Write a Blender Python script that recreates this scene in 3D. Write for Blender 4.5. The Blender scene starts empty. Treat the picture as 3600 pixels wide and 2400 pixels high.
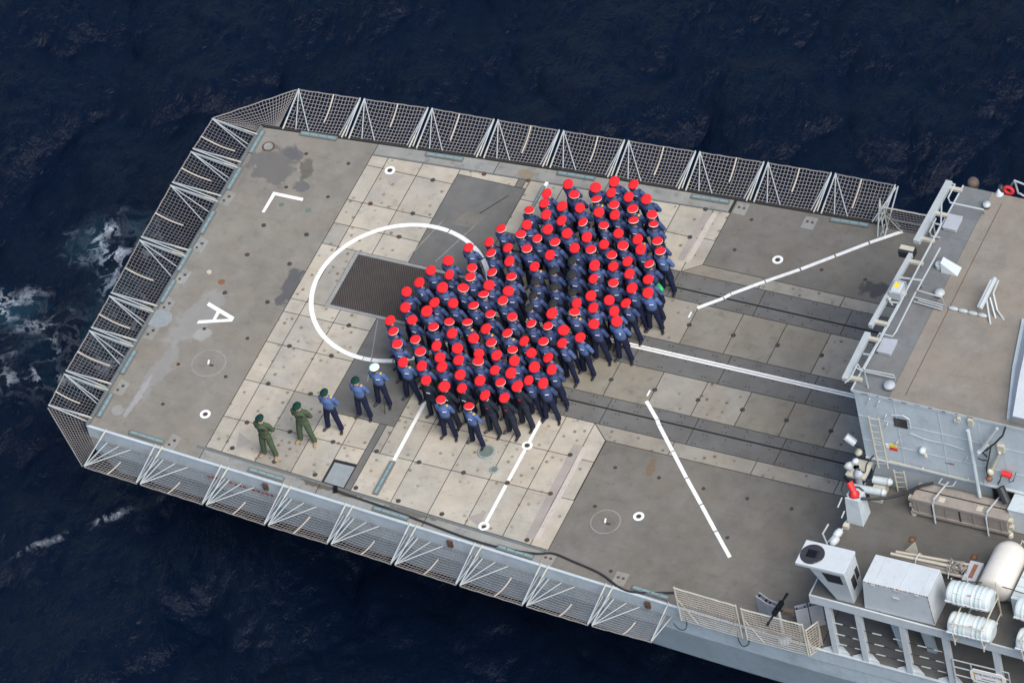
import bpy, bmesh, math, random
import numpy as np
from mathutils import Matrix, Vector

random.seed(7)
rng = np.random.default_rng(11)
scene = bpy.context.scene
col = scene.collection

# ------------------------------------------------------------------ camera
cam_d = bpy.data.cameras.new('camera')
cam_d.sensor_fit = 'HORIZONTAL'; cam_d.sensor_width = 36.0
cam_d.lens = 260.1336
cam_d.clip_start = 1.0; cam_d.clip_end = 20000.0
cam = bpy.data.objects.new('camera', cam_d); col.objects.link(cam)
cam.matrix_world = Matrix(((0.903235, -0.2077353, 0.3755165, 86.69), (0.3986438, 0.7301499, -0.5549452, -122.9131), (-0.1589017, 0.6509432, 0.7423094, 163.2614), (0, 0, 0, 1)))
scene.camera = cam

# ------------------------------------------------------------------ sky, sun, exposure
SUN_EL, SUN_AZ = math.radians(50), math.radians(-28)     # azimuth counter-clockwise from +X (bow)
world = bpy.data.worlds.new('World'); scene.world = world; world.use_nodes = True
wn = world.node_tree
bg = wn.nodes['Background']
sky = wn.nodes.new('ShaderNodeTexSky'); sky.sky_type = 'NISHITA'; sky.sun_disc = False
sky.sun_elevation = SUN_EL; sky.sun_rotation = math.radians(90) - SUN_AZ
sky.air_density = 1.0; sky.dust_density = 0.3; sky.ozone_density = 3.0
wn.links.new(sky.outputs[0], bg.inputs[0]); bg.inputs[1].default_value = 0.09
sun_d = bpy.data.lights.new('sun', 'SUN'); sun_d.energy = 3.2; sun_d.angle = math.radians(44); sun_d.color = (1.0, 0.955, 0.885)
sun = bpy.data.objects.new('sun', sun_d); col.objects.link(sun)
sdir = Vector((math.cos(SUN_EL)*math.cos(SUN_AZ), math.cos(SUN_EL)*math.sin(SUN_AZ), math.sin(SUN_EL)))
sun.rotation_euler = sdir.to_track_quat('Z', 'Y').to_euler(); sun.location = sdir*200
scene.view_settings.view_transform = 'Standard'; scene.view_settings.look = 'None'
scene.view_settings.gamma = 1.0; scene.view_settings.exposure = 0.70
scene.view_settings.use_curve_mapping = False

# ------------------------------------------------------------------ materials
M = {}
def nd(t, kind, **kw):
    n = t.nodes.new(kind)
    for k, v in kw.items(): setattr(n, k, v)
    return n
def noise(t, vec, scale, detail=4, rough=0.55):
    n = nd(t, 'ShaderNodeTexNoise'); n.inputs['Scale'].default_value = scale
    n.inputs['Detail'].default_value = detail; n.inputs['Roughness'].default_value = rough
    t.links.new(vec, n.inputs['Vector']); return n.outputs['Fac']
def ramp(t, fac, lo, hi, v0=0.0, v1=1.0):
    n = nd(t, 'ShaderNodeMapRange'); n.inputs[1].default_value = lo; n.inputs[2].default_value = hi
    n.inputs[3].default_value = v0; n.inputs[4].default_value = v1; n.clamp = True
    t.links.new(fac, n.inputs[0]); return n.outputs[0]
def math2(t, op, a, b):
    n = nd(t, 'ShaderNodeMath', operation=op)
    for i, v in enumerate((a, b)):
        if isinstance(v, (int, float)): n.inputs[i].default_value = v
        else: t.links.new(v, n.inputs[i])
    return n.outputs[0]
def mix(t, fac, a, b, mode='MIX'):
    n = nd(t, 'ShaderNodeMix', data_type='RGBA', blend_type=mode)
    for sock, v in ((n.inputs[0], fac), (n.inputs[6], a), (n.inputs[7], b)):
        if isinstance(v, (int, float)): sock.default_value = v
        elif isinstance(v, tuple): sock.default_value = (*v, 1.0)
        else: t.links.new(v, sock)
    return n.outputs[2]
def base_mat(name):
    m = bpy.data.materials.new(name); m.use_nodes = True
    t = m.node_tree; b = t.nodes['Principled BSDF']
    geo = nd(t, 'ShaderNodeNewGeometry'); M[name] = m
    return m, t, b, geo.outputs['Position']
def bump(t, b, h, strength=0.3, dist=0.01):
    n = nd(t, 'ShaderNodeBump'); n.inputs['Strength'].default_value = strength; n.inputs['Distance'].default_value = dist
    t.links.new(h, n.inputs['Height']); t.links.new(n.outputs[0], b.inputs['Normal'])
def paint(name, c, rough=0.5, var=0.12, rust=0.0, scale=1.5, metal=0.0, dirt_reflection=0.0, obj=False, streak=0.0):
    m, t, b, pos = base_mat(name)
    if obj:
        tc = nd(t, 'ShaderNodeTexCoord'); pos = tc.outputs['Object']
    n1 = noise(t, pos, scale, 5); n2 = noise(t, pos, scale*9, 3)
    f = math2(t, 'ADD', ramp(t, n1, 0.3, 0.7, -var, var), ramp(t, n2, 0.3, 0.7, -var*0.5, var*0.5))
    hsv = nd(t, 'ShaderNodeHueSaturation'); hsv.inputs['Color'].default_value = (*c, 1)
    t.links.new(math2(t, 'ADD', f, 1.0), hsv.inputs['Value'])
    out = hsv.outputs[0]
    if dirt_reflection: out = mix(t, math2(t, 'MULTIPLY', ramp(t, noise(t, pos, scale*2.3, 6, 0.65), 0.52, 0.68), dirt_reflection), out, (c[0]*0.45, c[1]*0.42, c[2]*0.36))  # dark blotches: real dirt, and on the hull also painted-in reflections
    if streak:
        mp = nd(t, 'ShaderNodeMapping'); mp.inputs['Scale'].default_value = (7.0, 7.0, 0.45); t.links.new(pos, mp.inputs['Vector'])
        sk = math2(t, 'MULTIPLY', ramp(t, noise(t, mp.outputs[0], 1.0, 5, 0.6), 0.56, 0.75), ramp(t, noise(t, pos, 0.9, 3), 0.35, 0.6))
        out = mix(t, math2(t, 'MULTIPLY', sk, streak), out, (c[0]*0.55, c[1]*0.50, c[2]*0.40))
    if rust:
        r = ramp(t, noise(t, pos, scale*3.1, 7, 0.68), 0.74-rust*0.12, 0.80-rust*0.10)
        out = mix(t, math2(t, 'MULTIPLY', r, 0.8), out, (0.20, 0.085, 0.03))
    t.links.new(out, b.inputs['Base Color'])
    b.inputs['Roughness'].default_value = rough; b.inputs['Metallic'].default_value = metal
    bump(t, b, n2, 0.12, 0.004)
    if obj and rough > 0.8: b.inputs['Specular IOR Level'].default_value = 0.12
    return m

def deck_mat(name, c, dimples=False, grime=0.35, rust=0.5, stains=()):
    """non-skid deck paint: mottling, tyre-black grime, rust specks and named stains of their own shape"""
    m, t, b, pos = base_mat(name)
    big = noise(t, pos, 0.35, 4); mid = noise(t, pos, 1.7, 6, 0.6); fine = noise(t, pos, 40, 3, 0.7); grain = noise(t, pos, 160, 2)
    v = math2(t, 'ADD', ramp(t, big, 0.3, 0.7, 0.88, 1.12), ramp(t, mid, 0.3, 0.7, -0.13, 0.13))
    v = math2(t, 'ADD', v, ramp(t, fine, 0.3, 0.7, -0.12, 0.12)); v = math2(t, 'ADD', v, ramp(t, grain, 0.3, 0.7, -0.10, 0.10))
    hsv = nd(t, 'ShaderNodeHueSaturation'); hsv.inputs['Color'].default_value = (*c, 1); t.links.new(v, hsv.inputs['Value'])
    out = hsv.outputs[0]
    warm = ramp(t, noise(t, pos, 0.8, 3), 0.42, 0.66)
    out = mix(t, math2(t, 'MULTIPLY', warm, 0.30), out, (c[0]*1.10, c[1]*0.95, c[2]*0.80))
    out = mix(t, math2(t, 'MULTIPLY', ramp(t, noise(t, pos, 2.6, 8, 0.7), 0.53, 0.72), grime), out, (c[0]*0.45, c[1]*0.44, c[2]*0.42))
    mp = nd(t, 'ShaderNodeMapping'); mp.inputs['Scale'].default_value = (0.5, 7.0, 1); t.links.new(pos, mp.inputs['Vector'])
    out = mix(t, math2(t, 'MULTIPLY', ramp(t, noise(t, mp.outputs[0], 1.0, 5, 0.6), 0.58, 0.74), 0.30), out, (c[0]*0.55, c[1]*0.55, c[2]*0.56))
    if dimples:
        vo = nd(t, 'ShaderNodeTexVoronoi'); vo.inputs['Scale'].default_value = 3.6; vo.inputs['Randomness'].default_value = 0.7
        t.links.new(pos, vo.inputs['Vector'])
        d = math2(t, 'MULTIPLY', ramp(t, vo.outputs['Distance'], 0.12, 0.26, 1, 0), ramp(t, noise(t, pos, 1.3, 3), 0.32, 0.56, 0.35, 0.95))
        out = mix(t, d, out, (c[0]*0.42, c[1]*0.38, c[2]*0.30))
    rs = ramp(t, noise(t, pos, 5.5, 8, 0.75), 0.80-rust*0.08, 0.86-rust*0.06)
    out = mix(t, math2(t, 'MULTIPLY', rs, 0.7), out, (0.16, 0.075, 0.03))
    for (sx, sy, ax, ay, ang, colr, amt) in stains:
        mp = nd(t, 'ShaderNodeMapping', vector_type='TEXTURE')
        mp.inputs['Location'].default_value = (sx, sy, 0); mp.inputs['Rotation'].default_value = (0, 0, ang); mp.inputs['Scale'].default_value = (ax, ay, 1)
        t.links.new(pos, mp.inputs['Vector'])
        ln = nd(t, 'ShaderNodeVectorMath', operation='LENGTH'); t.links.new(mp.outputs[0], ln.inputs[0])
        e = math2(t, 'ADD', ln.outputs['Value'], ramp(t, noise(t, pos, 2.2, 5, 0.62), 0.2, 0.8, -0.75, 0.75))
        out = mix(t, math2(t, 'MULTIPLY', ramp(t, e, 0.80, 1.02, 1, 0), amt), out, colr)
    t.links.new(out, b.inputs['Base Color'])
    b.inputs['Roughness'].default_value = 0.82; b.inputs['Specular IOR Level'].default_value = 0.25
    bump(t, b, math2(t, 'ADD', fine, grain), 0.35, 0.006)
    return m

aft_stains = ((-5.913, 3.615, 0.95, 0.8, 0.3, (0.105, 0.10, 0.098), 0.7), (-4.939, 3.824, 0.22, 0.42, 0.5, (0.10, 0.088, 0.07), 0.75),
    (-5.465, 4.224, 0.35, 0.25, 0, (0.10, 0.10, 0.105), 0.8), (-4.745, 3.093, 0.30, 0.22, 0, (0.10, 0.098, 0.10), 0.75),
    (-3.345, -0.749, 0.28, 0.95, 0.0, (0.08, 0.08, 0.085), 0.85),
    (-5.609, -2.685, 0.55, 1.25, -0.25, (0.285, 0.28, 0.275), 0.42), (-5.826, -4.850, 0.30, 1.4, -0.12, (0.275, 0.27, 0.265), 0.4),
    (-6.011, -6.062, 0.12, 0.9, -0.08, (0.32, 0.315, 0.32), 0.6), (-5.127, -3.193, 0.25, 0.30, 0.2, (0.33, 0.32, 0.31), 0.6))
fwd_stains = ((13.884, 3.999, 0.45, 0.35, 0, (0.05, 0.05, 0.054), 0.8), (10.060, -4.165, 0.12, 0.35, 0.2, (0.16, 0.10, 0.055), 0.6),
    (14.347, -3.593, 0.9, 0.14, 0, (0.11, 0.11, 0.115), 0.5))
deck_mat('deck_grey', (0.205, 0.188, 0.160), stains=aft_stains)
deck_mat('deck_fwd', (0.157, 0.145, 0.126), stains=fwd_stains)
deck_mat('deck_dark', (0.132, 0.129, 0.122), grime=0.3, rust=0.2)
deck_mat('deck_tile_d', (0.218, 0.199, 0.162), grime=0.55, rust=0.6)
deck_mat('deck_tile_e', (0.275, 0.252, 0.212), dimples=True, grime=0.45)
deck_mat('deck_tile', (0.400, 0.360, 0.296), dimples=True, grime=0.42)
deck_mat('deck_tile_b', (0.355, 0.325, 0.272), dimples=True, grime=0.48)
deck_mat('deck_tile_c', (0.290, 0.270, 0.232), dimples=True, grime=0.52)
deck_mat('deck_margin', (0.245, 0.243, 0.225), grime=0.75, rust=1.5, stains=((0.753, -7.538, 0.5, 0.18, 0, (0.075, 0.055, 0.035), 0.8), (1.819, -7.622, 0.5, 0.16, 0, (0.10, 0.065, 0.03), 0.75), (1.792, 5.451, 0.25, 0.2, 0, (0.20, 0.14, 0.06), 0.6), (3.753, -7.789, 1.0, 0.12, 0, (0.08, 0.07, 0.055), 0.7)))
deck_mat('roof_brown', (0.222, 0.198, 0.168), grime=0.22, rust=0.9)
deck_mat('roof_grey', (0.150, 0.155, 0.158), grime=0.35, rust=1.6, stains=((17.709, -4.644, 0.8, 0.6, 0, (0.20, 0.12, 0.045), 0.75), (18.131, -3.322, 0.3, 0.5, 0, (0.22, 0.15, 0.05), 0.7)))
deck_mat('platform_deck', (0.100, 0.096, 0.088), grime=0.4, rust=1.3, stains=((18.058, -7.487, 0.55, 0.8, 0, (0.20, 0.15, 0.09), 0.6),))
paint('joint', (0.022, 0.020, 0.018), 0.9)
paint('white_paint', (0.80, 0.785, 0.745), 0.6, 0.07, dirt_reflection=0.35, scale=3)
paint('worn_pink', (0.46, 0.40, 0.35), 0.8, 0.10, dirt_reflection=0.3, scale=3)
paint('faded_pink', (0.30, 0.265, 0.235), 0.85, 0.10)
paint('ship_grey', (0.455, 0.505, 0.530), 0.45, 0.07, rust=0.35, dirt_reflection=0.25, scale=0.9, streak=0.35)
paint('hull_grey', (0.51, 0.575, 0.605), 0.42, 0.10, rust=0.2, dirt_reflection=0.30, scale=0.5, streak=0.45)  # dark blotches and streaks also paint in wavy reflections along the hull side
paint('ship_white', (0.50, 0.53, 0.545), 0.42, 0.04, rust=0.7, dirt_reflection=0.16, scale=2.0, streak=0.30)
paint('tube_white', (0.40, 0.425, 0.425), 0.4, 0.05, rust=0.5, dirt_reflection=0.15, scale=4)
paint('tube_cream', (0.46, 0.43, 0.35), 0.5, 0.08, rust=0.9, scale=4)
paint('net_rope', (0.215, 0.195, 0.180), 0.85, 0.10, scale=3)
paint('net_rope_tan', (0.44, 0.385, 0.32), 0.85, 0.12, scale=3)
paint('rust_ring', (0.085, 0.045, 0.026), 0.85, 0.3, scale=9)
paint('tie_dark', (0.05, 0.045, 0.04), 0.8, 0.2, scale=9)
paint('grille', (0.115, 0.092, 0.078), 0.7, 0.15, rust=0.4, scale=3)
paint('black_gap', (0.012, 0.012, 0.013), 0.9)
paint('grille_frame', (0.26, 0.255, 0.245), 0.7, 0.1, dirt_reflection=0.4, scale=5)
paint('glass_teal', (0.20, 0.29, 0.29), 0.15, 0.12, scale=6)
paint('lamp_case', (0.13, 0.14, 0.135), 0.6, 0.12, rust=0.5, scale=5)
paint('hatch_green', (0.12, 0.15, 0.125), 0.7, 0.1, scale=5)
paint('hatch_grey', (0.24, 0.26, 0.26), 0.7, 0.1, dirt_reflection=0.3, scale=4)
paint('rubber', (0.02, 0.021, 0.023), 0.55, 0.2, scale=5)
paint('gun_metal', (0.018, 0.020, 0.024), 0.35, 0.2, metal=0.6, scale=8)
paint('ammo_brown', (0.10, 0.07, 0.055), 0.7, 0.15, scale=8)
paint('shield_grey', (0.36, 0.37, 0.40), 0.5, 0.06, dirt_reflection=0.15, scale=3)
paint('red_gear', (0.62, 0.025, 0.025), 0.45, 0.12, scale=9)
paint('orange_rust', (0.20, 0.085, 0.045), 0.7, 0.2, scale=9)
paint('yellow', (0.80, 0.58, 0.03), 0.5, 0.05)
paint('pod_cream', (0.60, 0.565, 0.51), 0.35, 0.04, dirt_reflection=0.12, scale=1.5)
paint('raft_white', (0.54, 0.585, 0.58), 0.35, 0.04, dirt_reflection=0.2, scale=3)
paint('raft_band', (0.40, 0.49, 0.48), 0.4, 0.05)
paint('window_dark', (0.040, 0.040, 0.042), 0.12, 0.1)
paint('rack_grey', (0.27, 0.235, 0.205), 0.65, 0.10, rust=0.9, dirt_reflection=0.3, scale=2)
paint('gallery_dark', (0.055, 0.055, 0.058), 0.75, 0.15, rust=0.3, scale=1.5)
paint('sign_white', (0.80, 0.78, 0.74), 0.4, 0.02)
paint('ink', (0.06, 0.05, 0.07), 0.6, 0.0)
paint('red_print', (0.30, 0.055, 0.055), 0.6, 0.1)
paint('gold', (0.60, 0.36, 0.05), 0.4, 0.1, obj=True)
# people
paint('cap_red', (0.80, 0.024, 0.030), 0.95, 0.10, scale=6, obj=True)
paint('cap_white', (0.82, 0.82, 0.80), 0.5, 0.03, scale=6, obj=True)
paint('cap_mint', (0.66, 0.86, 0.76), 0.5, 0.03, scale=6, obj=True)
paint('cap_black', (0.022, 0.024, 0.028), 0.35, 0.1, scale=9, obj=True)
paint('beret_black', (0.028, 0.031, 0.032), 0.85, 0.15, scale=18, obj=True)
paint('beret_green', (0.010, 0.042, 0.031), 0.85, 0.15, scale=18, obj=True)
for i, c in enumerate(((0.062, 0.090, 0.205), (0.050, 0.074, 0.172), (0.078, 0.110, 0.235), (0.046, 0.066, 0.150))):
    paint('shirt_%d' % i, c, 0.85, 0.14, scale=9, obj=True)
paint('shirt_bright', (0.080, 0.128, 0.275), 0.85, 0.14, scale=9, obj=True)
paint('overall_navy', (0.020, 0.024, 0.036), 0.85, 0.15, scale=9, obj=True)
paint('trouser_navy', (0.014, 0.017, 0.040), 0.85, 0.15, scale=9, obj=True)
paint('flight_suit', (0.066, 0.088, 0.050), 0.85, 0.16, scale=9, obj=True)
paint('boot_black', (0.012, 0.012, 0.014), 0.35, 0.1, obj=True)
paint('boot_tan', (0.34, 0.20, 0.11), 0.7, 0.12, obj=True)
for i, c in enumerate(((0.52, 0.31, 0.22), (0.44, 0.25, 0.17), (0.58, 0.36, 0.27), (0.16, 0.085, 0.055))):
    paint('skin_%d' % i, c, 0.5, 0.08, scale=9, obj=True)
paint('hair', (0.045, 0.030, 0.020), 0.7, 0.2, obj=True)
paint('badge_white', (0.72, 0.74, 0.78), 0.6, 0.05, obj=True)
paint('green_bright', (0.02, 0.36, 0.10), 0.5, 0.1, obj=True)

# ------------------------------------------------------------------ mesh helpers
class MB:
    def __init__(s): s.v = []; s.f = []
    def add(s, vs, fs):
        o = len(s.v); s.v += [tuple(v) for v in vs]; s.f += [tuple(i+o for i in f) for f in fs]; return s
    def box(s, x0, x1, y0, y1, z0, z1):
        vs = [(x, y, z) for z in (z0, z1) for y in (y0, y1) for x in (x0, x1)]
        return s.add(vs, [(0,2,3,1), (4,5,7,6), (0,1,5,4), (2,6,7,3), (0,4,6,2), (1,3,7,5)])
    def obox(s, c, sx, sy, sz, rz=0.0, rx=0.0, ry=0.0):
        R = Matrix.Rotation(rz, 3, 'Z') @ Matrix.Rotation(ry, 3, 'Y') @ Matrix.Rotation(rx, 3, 'X')
        c = Vector(c); vs = [c + R @ Vector((x*sx/2, y*sy/2, z*sz/2)) for z in (-1, 1) for y in (-1, 1) for x in (-1, 1)]
        return s.add(vs, [(0,2,3,1), (4,5,7,6), (0,1,5,4), (2,6,7,3), (0,4,6,2), (1,3,7,5)])
    def prism(s, poly, z0, z1, top=None):
        n = len(poly); top = top or poly
        a = sum(poly[i][0]*poly[(i+1) % n][1]-poly[(i+1) % n][0]*poly[i][1] for i in range(n))
        if a < 0: poly = poly[::-1]; top = top[::-1]
        vs = [(x, y, z0) for x, y in poly] + [(x, y, z1) for x, y in top]
        return s.add(vs, [tuple(range(n))[::-1], tuple(range(n, 2*n))] + [(i, (i+1) % n, (i+1) % n+n, i+n) for i in range(n)])
    def rod(s, p0, p1, r, n=8, r1=None):
        p0, p1 = Vector(p0), Vector(p1); d = (p1-p0)
        if d.length < 1e-6: return s
        q = d.to_track_quat('Z', 'Y'); r1 = r if r1 is None else r1; vs = []
        for p, rr in ((p0, r), (p1, r1)):
            for k in range(n):
                a = 2*math.pi*k/n; vs.append(p + q @ Vector((rr*math.cos(a), rr*math.sin(a), 0)))
        return s.add(vs, [tuple(range(n))[::-1], tuple(range(n, 2*n))] + [(k, (k+1) % n, (k+1) % n+n, k+n) for k in range(n)])
    def tube(s, pts, r, n=6):
        pts = [Vector(p) for p in pts]; vs = []; fs = []
        for i, p in enumerate(pts):
            d = (pts[min(i+1, len(pts)-1)] - pts[max(i-1, 0)]).normalized()
            up = Vector((0, 0, 1)) if abs(d.z) < 0.95 else Vector((1, 0, 0))
            a = d.cross(up).normalized(); b = a.cross(d)
            for k in range(n):
                t = 2*math.pi*k/n; vs.append(p + a*r*math.cos(t) + b*r*math.sin(t))
        for i in range(len(pts)-1):
            for k in range(n): fs.append((i*n+k, i*n+(k+1) % n, (i+1)*n+(k+1) % n, (i+1)*n+k))
        fs += [tuple(range(n)), tuple(range((len(pts)-1)*n, len(pts)*n))[::-1]]
        return s.add(vs, fs)
    def lathe(s, prof, origin=(0,0,0), axis=(0,0,1), n=24, sx=1.0, sy=1.0):
        q = Vector(axis).to_track_quat('Z', 'Y'); o = Vector(origin); vs = []; fs = []
        for r, z in prof:
            for k in range(n):
                a = 2*math.pi*k/n; vs.append(o + q @ Vector((r*math.cos(a)*sx, r*math.sin(a)*sy, z)))
        for i in range(len(prof)-1):
            for k in range(n): fs.append((i*n+k, i*n+(k+1) % n, (i+1)*n+(k+1) % n, (i+1)*n+k))
        fs += [tuple(range(n))[::-1], tuple(range((len(prof)-1)*n, len(prof)*n))]
        return s.add(vs, fs)
    def build(s, name, mat, parent=None, smooth=False, bevel=0.0, kind=None, local=False):
        o = Vector((0,0,0))
        if parent is not None and not local: o = Vector(parent.get('_o', (0,0,0)))
        me = bpy.data.meshes.new(name)
        me.from_pydata([(v[0]-o.x, v[1]-o.y, v[2]-o.z) for v in s.v], [], s.f)
        me.materials.append(M[mat])
        if smooth: me.polygons.foreach_set('use_smooth', [True]*len(me.polygons))
        me.update()
        ob = bpy.data.objects.new(name, me); col.objects.link(ob)
        if parent is not None: ob.parent = parent; ob['_o'] = list(parent.get('_o', (0,0,0)))
        if bevel:
            bv = ob.modifiers.new('bevel', 'BEVEL'); bv.width = bevel; bv.segments = 2; bv.limit_method = 'ANGLE'
        if kind: ob['kind'] = kind
        return ob
def thing(name, loc, label, cat, group=None):
    e = bpy.data.objects.new(name, None); col.objects.link(e); e.location = loc; e['_o'] = list(loc)
    e.empty_display_size = 0.2
    if label: e['label'] = label
    if cat: e['category'] = cat
    if group: e['group'] = group
    return e
def tag(o, label, cat, group=None):
    o['label'] = label; o['category'] = cat
    if group: o['group'] = group
    return o
def copy_part(o, parent):
    c = o.copy(); col.objects.link(c); c.parent = parent; return c
ORD = ['zeroth','first','second','third','fourth','fifth','sixth','seventh','eighth','ninth','tenth','eleventh','twelfth','thirteenth','fourteenth','fifteenth','sixteenth','seventeenth','eighteenth','nineteenth','twentieth','twenty-first','twenty-second','twenty-third','twenty-fourth','twenty-fifth']
def curve(pts, n=6):
    P = [Vector(p) for p in pts]; out = []
    for i in range(len(P)-1):
        p0, p1, p2, p3 = P[max(i-1, 0)], P[i], P[i+1], P[min(i+2, len(P)-1)]
        for k in range(n):
            t = k/n; out.append(0.5*((2*p1)+(p2-p0)*t+(2*p0-5*p1+4*p2-p3)*t*t+(3*p1-p0-3*p2+p3)*t*t*t))
    return out+[P[-1]]
def lerp(a, b, t): return tuple(a[i]+(b[i]-a[i])*t for i in range(len(a)))

# ------------------------------------------------------------------ sea
SEA_Z = -5.6
def build_sea():
    N, L = 640, 66.0
    cx, cy = -1.0, 4.0
    k1 = np.fft.fftfreq(N, L/N)*2*np.pi
    kx, ky = np.meshgrid(k1, k1, indexing='ij'); k = np.hypot(kx, ky); k[0, 0] = 1e-6
    wd = math.radians(20); V = 3.9; Lw = V*V/9.81
    cosw = (kx*math.cos(wd)+ky*math.sin(wd))/k
    Ph = np.exp(-1/(k*Lw)**2)/k**4*(0.22+0.78*cosw**2)*np.exp(-(k*0.05)**2)
    Ph[0, 0] = 0
    h0 = (rng.normal(size=(N, N))+1j*rng.normal(size=(N, N)))*np.sqrt(Ph)
    h = np.real(np.fft.ifft2(h0)); sc = 0.165/h.std(); h = h*sc
    dx = np.real(np.fft.ifft2(h0*1j*kx/k))*sc; dy = np.real(np.fft.ifft2(h0*1j*ky/k))*sc
    g = (np.arange(N)/(N-1)-0.5)*L
    X, Y = np.meshgrid(g, g, indexing='ij')
    edge = np.clip((L/2-np.maximum(abs(X), abs(Y)))/5.0, 0, 1)
    co = np.stack([X+cx-0.85*dx*edge, Y+cy-0.85*dy*edge, SEA_Z+h*edge], -1).reshape(-1, 3)
    idx = np.arange(N*N).reshape(N, N)
    q = np.stack([idx[:-1, :-1], idx[1:, :-1], idx[1:, 1:], idx[:-1, 1:]], -1).reshape(-1, 4)
    R = 9000.0
    c0 = [idx[0, 0], idx[N-1, 0], idx[N-1, N-1], idx[0, N-1]]
    base = N*N
    outer = np.array([(-R, -R, SEA_Z), (R, -R, SEA_Z), (R, R, SEA_Z), (-R, R, SEA_Z)])
    co = np.vstack([co, outer])
    ring = np.array([[c0[i], base+i, base+(i+1) % 4, c0[(i+1) % 4]] for i in range(4)])
    q = np.vstack([q, ring])
    me = bpy.data.meshes.new('sea')
    me.vertices.add(len(co)); me.vertices.foreach_set('co', co.astype(np.float32).ravel())
    me.loops.add(len(q)*4); me.loops.foreach_set('vertex_index', q.ravel().astype(np.int32))
    me.polygons.add(len(q)); me.polygons.foreach_set('loop_start', np.arange(0, len(q)*4, 4, dtype=np.int32))
    me.polygons.foreach_set('use_smooth', np.ones(len(q), dtype=bool))
    me.update(calc_edges=True); me.validate()
    m, t, b, pos = base_mat('sea_water')
    b.inputs['Base Color'].default_value = (0.0008, 0.0040, 0.0140, 1); b.inputs['Roughness'].default_value = 0.24
    b.inputs['IOR'].default_value = 1.333; b.inputs['Specular IOR Level'].default_value = 0.30
    # foam: the ship's wake behind the stern and a few breaking crests
    def blob(sx, sy, ax, ay, ang):
        mp = nd(t, 'ShaderNodeMapping', vector_type='TEXTURE')
        mp.inputs['Location'].default_value = (sx, sy, 0); mp.inputs['Rotation'].default_value = (0, 0, ang); mp.inputs['Scale'].default_value = (ax, ay, 1)
        t.links.new(pos, mp.inputs['Vector'])
        sep = nd(t, 'ShaderNodeVectorMath', operation='MULTIPLY'); sep.inputs[1].default_value = (1, 1, 0); t.links.new(mp.outputs[0], sep.inputs[0])
        ln = nd(t, 'ShaderNodeVectorMath', operation='LENGTH'); t.links.new(sep.outputs[0], ln.inputs[0])
        return ramp(t, ln.outputs['Value'], 0.3, 1.0, 1, 0)
    wake = None
    for bb in ((-12.478, 3.707, 2.3, 1.5, 0.3), (-11.796, -0.390, 2.6, 1.6, 0.2), (-14.447, 0.075, 1.8, 1.3, 0.1),
               (-11.069, 2.255, 1.8, 2.2, 0.0), (-12.441, -2.145, 2.0, 1.4, 0.0)):
        f = blob(*bb); wake = f if wake is None else math2(t, 'MAXIMUM', wake, f)
    wvec = nd(t, 'ShaderNodeVectorMath', operation='ADD')
    nz = nd(t, 'ShaderNodeTexNoise'); nz.inputs['Scale'].default_value = 0.9; nz.inputs['Detail'].default_value = 5; t.links.new(pos, nz.inputs['Vector'])
    sc_ = nd(t, 'ShaderNodeVectorMath', operation='SCALE'); sc_.inputs['Scale'].default_value = 1.6; t.links.new(nz.outputs['Color'], sc_.inputs[0])
    t.links.new(pos, wvec.inputs[0]); t.links.new(sc_.outputs[0], wvec.inputs[1])
    fil = nd(t, 'ShaderNodeTexNoise'); fil.inputs['Scale'].default_value = 1.25; fil.inputs['Detail'].default_value = 7; fil.inputs['Roughness'].default_value = 0.6
    t.links.new(wvec.outputs[0], fil.inputs['Vector'])
    ridge = math2(t, 'ABSOLUTE', math2(t, 'SUBTRACT', fil.outputs['Fac'], 0.5), 0)
    thr = ramp(t, ridge, 0.0, 0.055, 1, 0)
    patch = ramp(t, noise(t, pos, 0.55, 3), 0.50, 0.66)
    foam = math2(t, 'MULTIPLY', math2(t, 'MULTIPLY', thr, wake), math2(t, 'ADD', math2(t, 'MULTIPLY', patch, 1.0), 0.06))
    # thin crest line near the starboard quarter
    cr = blob(-8.231, -7.085, 3.2, 0.20, 0.791)
    crf = math2(t, 'MULTIPLY', math2(t, 'MULTIPLY', cr, 0.6), math2(t, 'MULTIPLY', ramp(t, noise(t, wvec.outputs[0], 3.6, 7, 0.75), 0.46, 0.66), ramp(t, noise(t, pos, 1.1, 4), 0.38, 0.60)))
    foam = math2(t, 'MAXIMUM', foam, crf)
    speck = math2(t, 'MULTIPLY', ramp(t, noise(t, pos, 7.0, 5, 0.7), 0.66, 0.78), ramp(t, noise(t, pos, 0.35, 3), 0.56, 0.68))
    foam = math2(t, 'MAXIMUM', foam, math2(t, 'MULTIPLY', speck, 0.015))
    turq = math2(t, 'MULTIPLY', math2(t, 'MULTIPLY', wake, ramp(t, noise(t, pos, 0.5, 4), 0.42, 0.62)), 0.5)
    c1 = mix(t, turq, (0.0008, 0.0040, 0.0140), (0.012, 0.055, 0.080))
    t.links.new(mix(t, foam, c1, (0.62, 0.66, 0.72)), b.inputs['Base Color'])
    t.links.new(ramp(t, foam, 0, 1, 0.24, 0.8), b.inputs['Roughness'])
    mp = nd(t, 'ShaderNodeMapping', vector_type='TEXTURE'); mp.inputs['Rotation'].default_value = (0, 0, math.radians(-72)); mp.inputs['Scale'].default_value = (2.4, 1.0, 1.0); t.links.new(pos, mp.inputs['Vector'])
    hgt = math2(t, 'ADD', noise(t, mp.outputs[0], 5.5, 6, 0.62), math2(t, 'MULTIPLY', noise(t, wvec.outputs[0], 2.2, 5, 0.6), 0.9))
    f2 = nd(t, 'ShaderNodeTexNoise'); f2.inputs['Scale'].default_value = 3.1; f2.inputs['Detail'].default_value = 6; f2.inputs['Roughness'].default_value = 0.62; f2.inputs['Distortion'].default_value = 0.6
    t.links.new(mp.outputs[0], f2.inputs['Vector'])
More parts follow.
